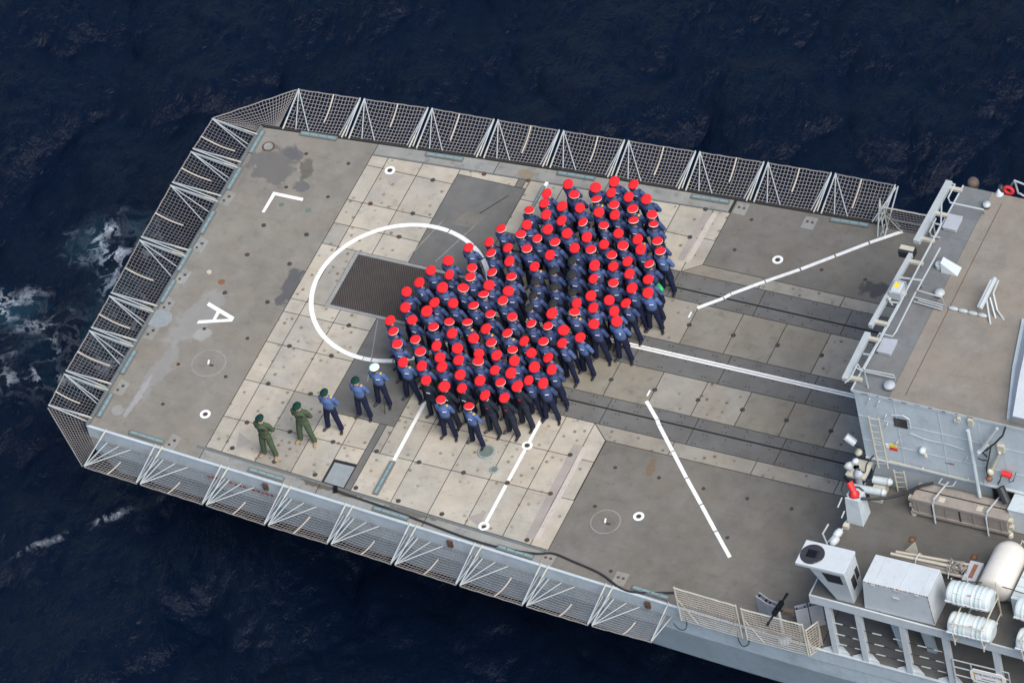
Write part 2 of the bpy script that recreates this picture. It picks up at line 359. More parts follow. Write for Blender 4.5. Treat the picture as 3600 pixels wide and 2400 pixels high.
    rid = ramp(t, math2(t, 'ABSOLUTE', math2(t, 'SUBTRACT', f2.outputs['Fac'], 0.5), 0), 0.0, 0.10, 1, 0)
    hgt = math2(t, 'ADD', hgt, math2(t, 'MULTIPLY', rid, 0.22))
    bump(t, b, hgt, 0.55, 0.14)
    me.materials.append(m)
    o = bpy.data.objects.new('sea', me); col.objects.link(o); o['kind'] = 'structure'
build_sea()

# ------------------------------------------------------------------ ship outline
def pw(x, pts):
    for (x0, y0), (x1, y1) in zip(pts, pts[1:]):
        if x <= x1 or (x1, y1) == pts[-1]: return y0+(y1-y0)*(x-x0)/(x1-x0)
PORT = [(-7.0, 5.03), (3.03, 5.90), (12.79, 6.46), (17.4, 6.66), (27.0, 6.95)]
STBD = [(-7.0, -7.45), (0.6, -7.95), (12.75, -8.80), (17.4, -9.05), (27.0, -9.30)]
yp = lambda x: pw(x, PORT)
ys = lambda x: pw(x, STBD)
HX = [-7.0, -3, 0.6, 3.03, 7, 10, 12.75, 15, 17.4, 22, 27.0]

def build_hull():
    hull = thing('ship_hull', (10, 0, SEA_Z), 'blue grey steel hull of the warship below the flight deck', 'hull')
    m = MB(); rows = []
    for x in HX:
        p, s = yp(x), ys(x); fl = 2.25+0.65*min(1.0, max(0.0, (9-x)/9))
        rows.append([(x, s, -0.065), (x, s, -0.52), (x, s+fl*0.02, -1.2), (x, s+fl*0.28, -3.1), (x, s+fl*1.3, -6.6), (x, p-fl*0.8, -6.6), (x, p-fl*0.3, -3.6), (x, p, -0.52), (x, p, -0.065)])
    n = len(rows[0])
    for r in rows: m.v += r
    for i in range(len(rows)-1):
        for k in range(n):
            a = i*n+k; b = i*n+(k+1) % n; m.f.append((a, a+n, b+n, b))
    m.f.append(tuple(range(n))); m.f.append(tuple(range((len(rows)-1)*n, len(rows)*n))[::-1])
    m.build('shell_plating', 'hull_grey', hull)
    # pale deck-edge strake round the deck
    for pts, sgn in ((STBD, -1), (PORT, 1)):
        e = MB()
        for (x0, y0), (x1, y1) in zip(pts, pts[1:]):
            e.prism([(x0, y0), (x1, y1), (x1, y1+sgn*0.035), (x0, y0+sgn*0.035)], -0.50, -0.020)
        e.build('edge_strake', 'ship_grey', hull)
        e = MB()
        for (x0, y0), (x1, y1) in zip(pts, pts[1:]):
            e.prism([(x0, y0-sgn*0.03), (x1, y1-sgn*0.03), (x1, y1+sgn*0.05), (x0, y0+sgn*0.05)], -0.018, 0.03)
        e.build('gunwale_bar', 'ship_grey' if sgn < 0 else 'joint', hull)
    MB().box(-7.04, -7.001, ys(-7), yp(-7), -0.5, -0.02).build('edge_strake', 'ship_grey', hull)
    MB().box(-7.06, -6.95, ys(-7), yp(-7), -0.018, 0.03).build('gunwale_bar', 'lamp_case', hull)
    # small fairleads set in the starboard strake
    for x in (-0.859, 5.377, 11.893):
        f = MB(); f.obox((x, ys(x)-0.06, -0.22), 0.16, 0.10, 0.26); f.obox((x, ys(x)-0.12, -0.22), 0.09, 0.05, 0.15)
        f.build('fairlead', 'rust_ring', hull)
    # faded red draught lettering band under the nets: too faint to read, kept as a broken line of red marks
    r = MB(); x = -3.021
    for k in range(15):
        if k in (4, 9): continue
        xx = x+0.07+k*0.155; yy = ys(xx)-0.037
        r.obox((xx, yy+0.08, -0.72+0.02*((k*7) % 3)), 0.085, 0.10, 0.09+0.02*((k*5) % 2))
    r.build('red_marking', 'red_print', hull)
    # gussets of the bulwark where the gallery posts land
    for x in (17.929, 18.851, 20.249, 21.497):
        g = MB(); y = ys(x)
        g.add([(x-0.42, y+0.02, 0.032), (x+0.42, y+0.02, 0.032), (x+0.10, y+0.24, 0.032), (x-0.10, y+0.24, 0.032),
               (x-0.42, y+0.02, 0.10), (x+0.42, y+0.02, 0.10), (x+0.10, y+0.24, 0.10), (x-0.10, y+0.24, 0.10)],
              [(0,3,2,1), (4,5,6,7), (0,1,5,4), (1,2,6,5), (2,3,7,6), (3,0,4,7)])
        g.build('gusset', 'ship_white', hull)
build_hull()

# ------------------------------------------------------------------ flight deck
deck = thing('flight_deck', (0, 0, -0.06), 'grey steel flight deck with pale plates and white landing circle', None)
deck['kind'] = 'structure'
outline = [(x, yp(x)) for x in HX] + [(x, ys(x)) for x in reversed(HX)]
MB().prism(outline, -0.06, -0.014).build('deck_base', 'joint', deck)
def plate(poly, mat, name='deck_plate', top=0.0, gap=0.0135):
    n = len(poly); cx = sum(p[0] for p in poly)/n; cy = sum(p[1] for p in poly)/n
    q = []
    a = sum(poly[i][0]*poly[(i+1) % n][1]-poly[(i+1) % n][0]*poly[i][1] for i in range(n))
    if a < 0: poly = poly[::-1]
    for i in range(n):                              # inset by gap along the edge normals
        p0, p1, p2 = Vector(poly[i-1]), Vector(poly[i]), Vector(poly[(i+1) % n])
        d1 = (p1-p0).normalized(); d2 = (p2-p1).normalized()
        n1 = Vector((-d1.y, d1.x)); n2 = Vector((-d2.y, d2.x)); k = 1+n1.dot(n2)
        q.append(tuple(p1+(n1+n2)/max(k, 0.25)*gap))
    return MB().prism(q, -0.03, top).build(name, mat, deck)
def rect(x0, x1, y0, y1, mat, **k): return plate([(x0, y0), (x1, y0), (x1, y1), (x0, y1)], mat, **k)
ptile = lambda x: 4.86+(x+3.15)*(5.66-4.86)/(8.47+3.15)       # outboard edge of the tiled field, port
stile = lambda x: -7.18+(x+3.38)*(-7.92+7.18)/(8.39+3.38)     # and starboard
def tile_mat(): return random.choice(('deck_tile', 'deck_tile', 'deck_tile', 'deck_tile_b', 'deck_tile_b', 'deck_tile_c'))
# aft apron
plate([(-6.95, yp(-7)-0.03), (-3.15, yp(-3.15)-0.03), (-3.15, ys(-3.15)+0.03), (-6.95, ys(-7)+0.03)], 'deck_grey')
# margins
for x0, x1 in ((-3.15, 0.8), (0.8, 4.4), (4.4, 8.4)):
    plate([(x0, ptile(x0)), (x1, ptile(x1)), (x1, yp(x1)-0.03), (x0, yp(x0)-0.03)], 'deck_margin')
    plate([(x0, stile(x0)), (x1, stile(x1)), (x1, ys(x1)+0.03), (x0, ys(x0)+0.03)], 'deck_margin')
for f, sgn in ((stile, -1), (ptile, 1)):
    for x0, x1 in ((-3.4, 0.8), (0.8, 4.4), (4.4, 8.35)):
        MB().prism([(x0, f(x0)+sgn*0.02), (x1, f(x1)+sgn*0.02), (x1, f(x1)+sgn*(0.10 if sgn < 0 else 0.05)), (x0, f(x0)+sgn*(0.10 if sgn < 0 else 0.05))], -0.01, 0.014 if sgn < 0 else 0.004).build('cable_channel', 'lamp_case', deck)
# tiled field aft of the grid
YL = [4.44, 2.99, 2.01, 1.15, -1.14, -1.67, -2.91, -4.46, -5.95]
XL = [-3.15, -2.61, -1.47, -0.25]
for x0, x1 in zip(XL, XL[1:]):
    tops = [None]+YL; bots = YL+[None]
    for a, b in zip(tops, bots):
        if a == 1.15:
            if x0 < -3: rect(x0, x1, b, a, tile_mat())
            elif x0 < -2.5: rect(x0, -2.0, b, a, 'deck_tile_c')
            continue
        plate([(x0, ptile(x0) if a is None else a), (x1, ptile(x1) if a is None else a), (x1, stile(x1) if b is None else b), (x0, stile(x0) if b is None else b)], tile_mat())
# dark fore-and-aft plate pair through the grid with its filler tiles
rect(-0.25, 2.03, 1.15, 4.86, 'deck_dark'); rect(-0.25, 2.03, -4.89, -1.15, 'deck_dark')
plate([(-0.25, 4.86), (1.66, 4.86), (1.66, ptile(1.66)), (-0.25, ptile(-0.25))], 'deck_tile')
plate([(1.66, 4.86), (1.90, 4.86), (1.90, ptile(1.9)), (1.66, ptile(1.66))], 'deck_fwd')
plate([(1.90, 4.86), (2.03, 4.86), (2.03, ptile(2.03)), (1.90, ptile(1.90))], 'deck_tile_b')
rect(-0.25, 0.80, -5.95, -4.89, 'deck_tile'); rect(0.80, 1.56, -5.95, -4.89, 'deck_tile_b')
plate([(-0.25, -5.95), (0.80, -5.95), (0.80, stile(0.8)), (-0.25, stile(-0.25))], 'deck_tile_b')
rect(0.80, 1.56, -6.54, -5.95, 'deck_tile')
plate([(1.56, -4.89), (1.78, -4.89), (1.78, stile(1.78)), (1.56, stile(1.56))], 'deck_dark', name='channel_cover')
plate([(0.86, -6.63), (1.54, -6.63), (1.54, stile(1.54)+0.02), (0.86, stile(0.86)+0.02)], 'hatch_grey', name='deck_hatch', top=-0.003)
MB().box(0.83, 1.56, -6.62, -6.55, -0.013, -0.008).build('hatch_gap', 'black_gap', deck)
rect(1.78, 2.03, -5.95, -4.89, 'deck_tile_c')
plate([(1.78, -5.95), (3.12, -5.95), (3.12, stile(3.12)), (1.78, stile(1.78))], 'deck_tile')
rect(2.03, 3.12, -5.95, -4.46, 'deck_tile_b'); rect(2.03, 3.12, -4.46, -3.09, 'deck_tile')
# tiled field under and round the ranks
XR = [3.12, 4.37, 5.60, 6.86, 7.78]
for x0, x1 in zip(XR, XR[1:]):
    rect(x0, x1, -4.46, -3.09, tile_mat()); rect(x0, x1, -5.95, -4.46, tile_mat())
    plate([(x0, -5.95), (x1, -5.95), (x1, stile(x1)), (x0, stile(x0))], tile_mat())
for x0, x1 in zip([2.03]+XR, XR):
    x1b = 7.93 if x1 == 7.78 else x1
    rect(x0, x1b, 3.09, 4.44, tile_mat())
    plate([(x0, 4.44), (x1b, 4.44), (x1b, ptile(x1b)), (x0, ptile(x0))], tile_mat())
# transverse border strips with mitred corners
plate([(7.78, -3.09), (8.35, -3.62), (8.35, -4.48), (7.78, -4.48)], 'deck_tile')
rect(7.78, 8.35, -5.98, -4.48, 'deck_tile_b'); plate([(7.78, -5.98), (8.37, -5.98), (8.37, stile(8.37)), (7.78, stile(7.78))], 'deck_tile')
plate([(7.93, 3.09), (8.47, 3.52), (8.47, 4.5), (7.93, 4.5)], 'deck_tile_b')
plate([(7.93, 4.5), (8.47, 4.5), (8.47, ptile(8.47)), (7.93, ptile(7.93))], 'deck_tile')
# fore-and-aft border strips
bx = [8.35, 10.35, 12.98, 15.6, 17.3]
for i, (x0, x1) in enumerate(zip(bx, bx[1:])):
    plate([(x0 if i else 7.78, -3.09), (x1, -3.09), (x1, -3.62), (x0, -3.62)], random.choice(('deck_tile_e', 'deck_tile_c')))
    plate([(x0+0.1 if i else 7.93, 3.09), (x1+0.1, 3.09), (x1+0.1, 3.52), (x0+0.1 if i else 8.47, 3.52)], random.choice(('deck_tile_e', 'deck_tile_d')))
# centre strips: traversing-rail plates with their slots, and the tiles between
XC = [2.03, 3.36, 4.77, 6.18, 7.587, 8.999, 10.415, 11.817, 13.227, 14.654, 16.07, 17.4]
for x0, x1 in zip(XC, XC[1:]):
    for s in (1, -1):
        rect(x0, x1, *sorted((s*2.055, s*0.44 if s > 0 else -0.69)), random.choice(('deck_tile_d', 'deck_tile_d', 'deck_tile_e')))
XT = [2.03, 4.8, 7.9, 10.7, 13.5, 16.2, 17.4]
for x0, x1 in zip(XT, XT[1:]):
    for s in (1, -1):
        rect(x0, x1, *sorted((s*2.055, s*2.45)), 'deck_dark'); rect(x0, x1, *sorted((s*2.49, s*3.09)), 'deck_dark')
    rect(x0, x1, -0.69, 0.44, 'deck_dark')
for s in (1, -1): MB().box(2.05, 17.4, s*2.47-0.016, s*2.47+0.016, -0.0138, -0.009).build('rail_slot', 'black_gap', deck)
# forward non-skid areas
plate([(8.47, 3.52), (17.4, 3.52), (17.4, yp(17.4)-0.03), (12.79, yp(12.79)-0.03), (8.47, yp(8.47)-0.03)], 'deck_fwd')
plate([(8.37, -3.62), (17.4, -3.62), (17.4, ys(17.4)+0.03), (12.75, ys(12.75)+0.03), (8.37, ys(8.37)+0.03)], 'deck_fwd')
plate([(17.4, -3.62), (26.9, -3.62), (26.9, ys(26.9)+0.03), (17.4, ys(17.4)+0.03)], 'deck_dark')
# bolt heads on the rail plates: hundreds of specks, one mesh
b = MB()
for y in (0.30, 0.12, -0.14, -0.55, 2.15, 2.36, 2.60, 3.0, -2.15, -2.36, -2.60, -3.0):
    for k in range(21):
        x = 2.4+k*0.705+(0.2 if y in (0.12, 2.36, -2.60) else 0)
        for dx in (0, 0.11) if (k+int(y*10)) % 2 == 0 else (0,):
            b.obox((x+dx, y, 0.001), 0.045, 0.045, 0.006)
b.build('bolt_heads', 'tie_dark', deck, kind='stuff')
# diagonal seams on the dark plates
def strip(p0, p1, w, mat, name, z0=-0.001, z1=0.005, parent=None):
    p0, p1 = Vector(p0[:2]), Vector(p1[:2]); d = (p1-p0).normalized(); n = Vector((-d.y, d.x))*w/2
    return MB().prism([tuple(p0+n), tuple(p0-n), tuple(p1-n), tuple(p1+n)], z0, z1).build(name, mat, parent or deck)
strip((0.107, 3.055), (-0.332, 1.340), 0.03, 'deck_margin', 'seam_weld', z1=0.003)
strip((1.268, 3.510), (0.542, 1.408), 0.03, 'deck_margin', 'seam_weld', z1=0.003)
strip((1.628, 4.482), (1.064, 3.560), 0.03, 'black_gap', 'seam_groove', z1=0.002)
strip((-0.208, -1.176), (0.513, -3.501), 0.03, 'deck_margin', 'seam_weld', z1=0.003)
plate([(0.632, 3.547), (1.343, 3.555), (1.075, 2.980), (0.393, 2.908)], 'deck_fwd', name='repair_plate', top=0.0035, gap=0)

# harpoon grid: honeycomb bars over a dark tray
def build_grid():
    x0, x1, y0, y1 = -2.0, 2.0, -1.15, 1.15
    g = MB().box(x0+0.12, x1-0.12, y0+0.1, y1-0.1, -0.0135, -0.011).build('grid_tray', 'black_gap', deck)
    f = MB()
    f.box(x0, x1, y1-0.11, y1-0.008, -0.03, 0.004); f.box(x0, x1, y0+0.008, y0+0.11, -0.03, 0.004)
    f.box(x0+0.004, x0+0.13, y0+0.111, y1-0.111, -0.03, 0.0035); f.box(x1-0.13, x1-0.004, y0+0.111, y1-0.111, -0.03, 0.0035)
    f.build('grid_frame', 'grille_frame', deck)
    h = MB(); p = 0.074; r = p/math.sqrt(3); w = 0.011
    ny = int((y1-y0-0.24)/(1.5*r)); nx = int((x1-x0-0.28)/p)
    for j in range(ny):
        for i in range(nx):
            cx = x0+0.16+(i+0.5*(j % 2))*p; cy = y0+0.135+j*1.5*r
            pts = [(cx+r*math.cos(math.radians(a)), cy+r*math.sin(math.radians(a))) for a in (30, 90, 150, 210)]
            for a, bb in zip(pts, pts[1:]):
                d = Vector((bb[0]-a[0], bb[1]-a[1])).normalized(); n = Vector((-d.y, d.x))*w
                h.add([(a[0]+n.x, a[1]+n.y, 0.002), (a[0]-n.x, a[1]-n.y, 0.002), (bb[0]-n.x, bb[1]-n.y, 0.002), (bb[0]+n.x, bb[1]+n.y, 0.002)], [(0, 1, 2, 3)])
    h.build('honeycomb_bars', 'grille', deck, kind='stuff')
build_grid()

# ------------------------------------------------------------------ painted markings
def arc(a0, a1, r=2.702, w=0.142, c=(0.0, -0.013)):
    n = max(3, int(abs(a1-a0)/3)); inner = []; outer = []
    for k in range(n+1):
        a = math.radians(a0+(a1-a0)*k/n)
        inner.append((c[0]+(r-w/2)*math.cos(a), c[1]+(r-w/2)*math.sin(a))); outer.append((c[0]+(r+w/2)*math.cos(a), c[1]+(r+w/2)*math.sin(a)))
    m = MB(); N = n+1
    for z in (-0.001, 0.0055):
        m.v += [(x, y, z) for x, y in inner]+[(x, y, z) for x, y in outer]
    for k in range(n):
        m.f += [(k, N+k, N+k+1, k+1)[::-1], (2*N+k, 2*N+N+k, 2*N+N+k+1, 2*N+k+1), (N+k, N+k+1, 3*N+k+1, 3*N+k), (k, k+1, 2*N+k+1, 2*N+k)[::-1]]
    return m.build('circle_line', 'white_paint', deck)
for a0, a1 in ((-69.5, -25), (-24.5, 45), (46.0, 58.3), (59.3, 80.2), (81, 180), (180.3, 270), (270.4, 275.6), (276.3, 289.8)): arc(a0, a1)
for s, ps in ((1, [(8.97, 1.88), (9.60, 2.47), (9.74, 2.67), (10.55, 3.42), (11.39, 4.15), (12.2, 4.93), (12.99, 5.69), (13.81, 6.40)]),
              (-1, [(8.92, -1.88), (9.52, -2.46), (9.65, -2.63), (10.44, -3.45), (11.24, -4.28), (12.04, -5.08), (12.84, -5.89), (13.63, -6.68)])):
    for a, bb in zip(ps, ps[1:]):
        strip(lerp(a, bb, 0.012), lerp(a, bb, 0.972), 0.115, 'white_paint', 'dash_line')
    strip((8.87, s*1.47), (8.87, s*1.70), 0.055, 'white_paint', 'dash_line')
for y in (0.045, -0.045): MB().box(2.95, 17.2, y-0.031, y+0.031, -0.001, 0.0055).build('centre_line', 'white_paint', deck)
# letters A and L
def polypaint(pts, name, mat='white_paint', z1=0.0055): return MB().prism([tuple(p) for p in pts], -0.001, z1).build(name, mat, deck)
polypaint([(-5.496, 1.788), (-5.500, 2.647), (-4.477, 2.661), (-4.462, 2.545), (-5.388, 2.534), (-5.405, 1.802)], 'letter_l')
polypaint([(-5.512, -1.975), (-4.496, -2.311), (-4.510, -2.444), (-5.526, -2.109)], 'letter_a_stroke')
polypaint([(-5.501, -2.730), (-4.489, -2.367), (-4.499, -2.487), (-5.509, -2.856)], 'letter_a_stroke', z1=0.0062)
polypaint([(-5.122, -2.229), (-5.007, -2.268), (-5.012, -2.563), (-5.105, -2.589)], 'letter_a_bar', z1=0.005)
def ring(c, r0=0.085, r1=0.165):
    m = MB(); n = 28
    for z in (-0.001, 0.0065):
        for r in (r0, r1): m.v += [(c[0]+r*math.cos(2*math.pi*k/n), c[1]+r*math.sin(2*math.pi*k/n), z) for k in range(n)]
    for k in range(n):
        j = (k+1) % n; m.f += [(2*n+k, 3*n+k, 3*n+j, 2*n+j), (n+k, n+j, 3*n+j, 3*n+k), (k, 2*n+k, 2*n+j, j)]
    return m.build('ring_mark', 'white_paint', deck)
RINGS = [(-2.35, 4.43), (-3.71, -6.04), (10.44, -6.0), (10.58, 4.31), (6.18, -7.62), (6.18, -4.45)]
for c in RINGS: ring(c)
strip((2.53, -3.65), (2.56, -6.08), 0.11, 'white_paint', 'transverse_line')
strip((2.56, 5.30), (2.56, 3.2), 0.11, 'white_paint', 'transverse_line')
for a, bb in ((-3.3, -4.28), (-4.62, -5.83), (-6.02, -7.45)): strip((6.18, a), (6.18, bb), 0.105, 'white_paint', 'transverse_line')
strip((7.86, -4.03), (7.89, -7.66), 0.155, 'worn_pink', 'worn_line'); strip((8.02, 5.50), (7.975, 3.47), 0.17, 'worn_pink', 'worn_line')
strip((7.62, -4.0), (7.66, -7.66), 0.26, 'faded_pink', 'worn_line', z1=0.0028); strip((7.78, 5.45), (7.74, 3.5), 0.2, 'faded_pink', 'worn_line', z1=0.0028)
polypaint([(-2.381, 4.268), (-1.760, 4.344), (-2.126, 3.857)], 'faded_arrow', 'faded_pink', 0.003)
polypaint([(-2.405, -6.383), (-1.871, -6.651), (-2.225, -7.005)], 'faded_arrow', 'faded_pink', 0.003)
polypaint([(5.547, -7.467), (6.057, -7.062), (6.054, -7.676)], 'faded_arrow', 'faded_pink', 0.003)

# ------------------------------------------------------------------ tie-down points
TIES = [(-5.193, 2.931), (-5.205, 1.317), (-3.756, 1.331), (-5.193, 0.093), (-3.762, 0.107), (-5.205, -1.499), (-3.767, -1.478), (-2.366, 3.017), (-0.931, 3.007), (-0.944, 2.027), (-0.959, -1.645), (-3.746, -2.966), (-2.374, -2.888), (-0.971, -2.887), (-2.366, -4.423), (-0.950, -4.430), (-5.170, 4.357), (-3.720, 4.341), (-3.762, 2.918), (-5.196, -2.981), (-5.358, -4.481), (-3.740, -4.528), (-5.132, -6.042), (-3.711, -6.038), (-2.344, -5.981), (-2.348, -7.010), (-0.930, -5.946), (0.492, -5.942), (-0.898, -7.135), (0.503, -7.250), (1.912, -5.910), (3.316, -5.938), (3.331, -7.464), (1.897, -7.364), (4.788, -7.554), (3.309, -4.419), (-2.353, 4.428), (-0.893, 4.425), (0.541, 5.076), (1.973, 5.203), (6.168, -4.442), (6.182, -5.922), (6.195, -7.665), (7.556, -4.419), (4.764, -5.932), (7.585, -5.940), (7.620, -7.744), (9.041, -4.492), (10.443, -4.486), (11.866, -4.497), (9.045, -6.014), (10.438, -5.996), (10.460, -8.119), (7.583, -1.410), (8.999, -1.413), (10.395, -1.420), (11.862, 1.194), (13.278, 1.188), (11.811, -1.402), (13.225, -1.417), (14.643, -1.429), (13.251, -4.487), (13.253, -6.003), (14.649, -4.479), (7.690, 5.588), (7.664, 4.425), (9.200, 5.582), (9.171, 4.322), (10.577, 4.304), (12.009, 4.300), (13.414, 4.299), (9.004, 1.204), (10.439, 1.194)]
td = MB()
td.lathe([(0.082, -0.001), (0.082, 0.0035), (0.060, 0.005), (0.056, 0.0035), (0.0, 0.0032)], n=14)
td.obox((0, 0, 0.012), 0.15, 0.022, 0.016)
td0 = td.build('tie_down', 'tie_dark', deck, local=True)
td2 = MB(); td2.lathe([(0.082, -0.001), (0.082, 0.0035), (0.060, 0.005), (0.056, 0.0035), (0.0, 0.0032)], n=14); td2.obox((0, 0, 0.012), 0.022, 0.15, 0.016)
td1 = td2.build('tie_down', 'rust_ring', deck, local=True)
first = {0: True, 1: True}
for (x, y) in TIES:
    k = 1 if random.random() < 0.15 else 0; src = (td0, td1)[k]
    o = src if first[k] else copy_part(src, deck); first[k] = False
    sc_ = 0.95 if -3.15 < x < 8.3 or abs(y) < 2.2 else 0.75
    o.location = (x, y, 0.06+0.0005); o.scale = (sc_, sc_, 1); o.rotation_euler = (0, 0, random.uniform(0, 3))
# flush round hatches and capstan covers
def disc(c, r, mat, name, h=0.006, parent=deck):
    return MB().lathe([(r, -0.001), (r, h*0.6), (r*0.96, h), (0, h)], (c[0], c[1], 0), n=32).build(name, mat, parent)
for c, r in (((-4.473, -4.185), 0.50), ((9.578, -6.459), 0.42)):
    disc(c, r+0.035, 'deck_margin', 'manhole_ring', 0.002); disc(c, r, 'deck_grey' if c[0] < 0 else 'deck_fwd', 'manhole_lid', 0.0045)
    MB().obox((c[0]+0.12, c[1]-0.06, 0.012), 0.13, 0.07, 0.012).build('lid_handle', 'tie_dark', deck)
    MB().obox((c[0]-0.02, c[1]+0.03, 0.012), 0.05, 0.16, 0.012, 0.3).build('lid_handle', 'white_paint', deck)
disc((-6.442, 4.307), 0.20, 'rust_ring', 'bollard_socket', 0.02); disc((-6.442, 4.307), 0.15, 'deck_margin', 'bollard_socket_lid', 0.03)
disc((-6.375, -6.640), 0.20, 'deck_margin', 'bollard_socket', 0.015)
disc((-4.124, 2.255), 0.095, 'hatch_green', 'filler_cap', 0.01); disc((-5.024, 2.232), 0.085, 'hatch_green', 'filler_cap', 0.01)
disc((-5.488, -1.130), 0.11, 'orange_rust', 'rust_patch', 0.003); disc((-6.032, -0.880), 0.08, 'net_rope_tan', 'bollard_socket', 0.03)
# worn pale patches round the stern net sockets
for q in (((-6.784, 2.043)), ((-6.773, 0.066)), ((-6.737, -1.233)), ((-6.708, -2.408)), ((-6.721, -3.529)), ((-6.655, -5.784)), ((-4.198, -7.288))):
    x, y = q
    plate([(x-0.17, y-0.3), (x+0.16, y-0.32), (x+0.19, y+0.2), (x-0.15, y+0.3)], 'deck_margin', name='socket_pad', top=0.004, gap=0)
    MB().obox((x+0.03, y+0.05, 0.006), 0.09, 0.09, 0.006, 0.4).build('socket_hole', 'tie_dark', deck)
    MB().obox((x-0.06, y-0.14, 0.006), 0.08, 0.08, 0.006, 0.2).build('socket_hole', 'tie_dark', deck)
for q in (((8.725, 5.890)), ((10.943, 5.918)), ((10.841, -8.318)), ((8.495, -8.237))):
    x, y = q
    plate([(x-0.2, y-0.22), (x+0.2, y-0.22), (x+0.2, y+0.25), (x-0.2, y+0.25)], 'deck_margin', name='socket_pad', top=0.004, gap=0)
    for d in (-0.08, 0.08): MB().obox((x+d, y+0.05, 0.006), 0.08, 0.08, 0.006, 0.4).build('socket_hole', 'rust_ring', deck)
pts = [(-7.060, -2.684), (-6.448, -2.688), (-6.307, -2.942), (-6.378, -3.197), (-6.599, -3.341), (-6.973, -3.307)]
plate([(p[0], p[1]) for p in pts], 'hatch_grey', name='repair_plate', top=0.006, gap=0)
# foundation disc by the front of the ranks
m = thing('capstan_cover', (5.105, -5.023, 0), 'round dark green cover on the deck under a foot at the front', 'cover')
c = (5.105, -5.023)
MB().lathe([(0.27, 0.0), (0.27, 0.03), (0.255, 0.045), (0.0, 0.045)], (c[0], c[1], 0.001), n=36).build('rim', 'hatch_grey', m)
MB().lathe([(0.22, 0.04), (0.21, 0.052), (0.0, 0.052)], (c[0], c[1], 0), n=36).build('lid', 'hatch_green', m)
m = thing('small_capstan_cover', (5.614, -5.587, 0), 'small round green cover near the large one', 'cover')
c = (5.614, -5.587)
MB().lathe([(0.14, 0.0), (0.14, 0.025), (0.125, 0.035), (0.0, 0.035)], (c[0], c[1], 0.001), n=28).build('rim', 'hatch_grey', m)
MB().lathe([(0.10, 0.03), (0.095, 0.04), (0.0, 0.04)], (c[0], c[1], 0), n=28).build('lid', 'hatch_green', m)

# ------------------------------------------------------------------ deck-edge light strips
def edge_light(c, ang, L, label, group, w=0.17):
    t = thing('deck_edge_light', (c[0], c[1], 0.001), label, 'deck light', group)
    ca, sa = math.cos(ang), math.sin(ang)
    MB().obox((c[0], c[1], 0.03), L, w, 0.06, ang).build('case', 'lamp_case', t, bevel=0.008)
    n = 4
    for k in range(n):
        u = (k-(n-1)/2)*L/n*0.96
        MB().obox((c[0]+u*ca, c[1]+u*sa, 0.063), L/n*0.86, w*0.42, 0.012, ang).build('lens', 'glass_teal', t, bevel=0.004)
    return t
SIDES = (('far', [(-5.085, 5.108), (-0.915, 5.375), (3.337, 5.748), (7.688, 5.980), (12.121, 6.248)], 0.07, 1.22),
         ('stern', [(-6.859, 4.362), (-6.891, 2.786), (-6.926, 0.921), (-6.964, -0.655), (-6.914, -1.958), (-6.850, -4.863), (-6.798, -6.600)], math.pi/2, 0.95),
         ('near', [(-5.023, -7.378), (-0.899, -7.678), (3.322, -7.982), (7.484, -8.279), (11.912, -8.550)], -0.07, 1.2))
for nm, pts, ang, L in SIDES:
    for i, c in enumerate(pts):
        if nm == 'stern': lab = 'glass light strip along the stern edge of the deck, %s from the top corner' % ORD[i+1]
        else: lab = 'glass light strip along the %s long edge of the deck, %s from the stern' % (nm, ORD[i+1])
        edge_light(c, ang, L, lab, 'deck edge light strips')
edge_light((2.57, -6.80), math.pi/2, 1.30, 'glass light strip set in the deck at the near end of a white line', 'deck edge light strips', 0.18)
edge_light((2.56, 4.15), math.pi/2, 1.9, 'glass light strip set in a white line behind the far left of the crowd', 'deck edge light strips', 0.10)

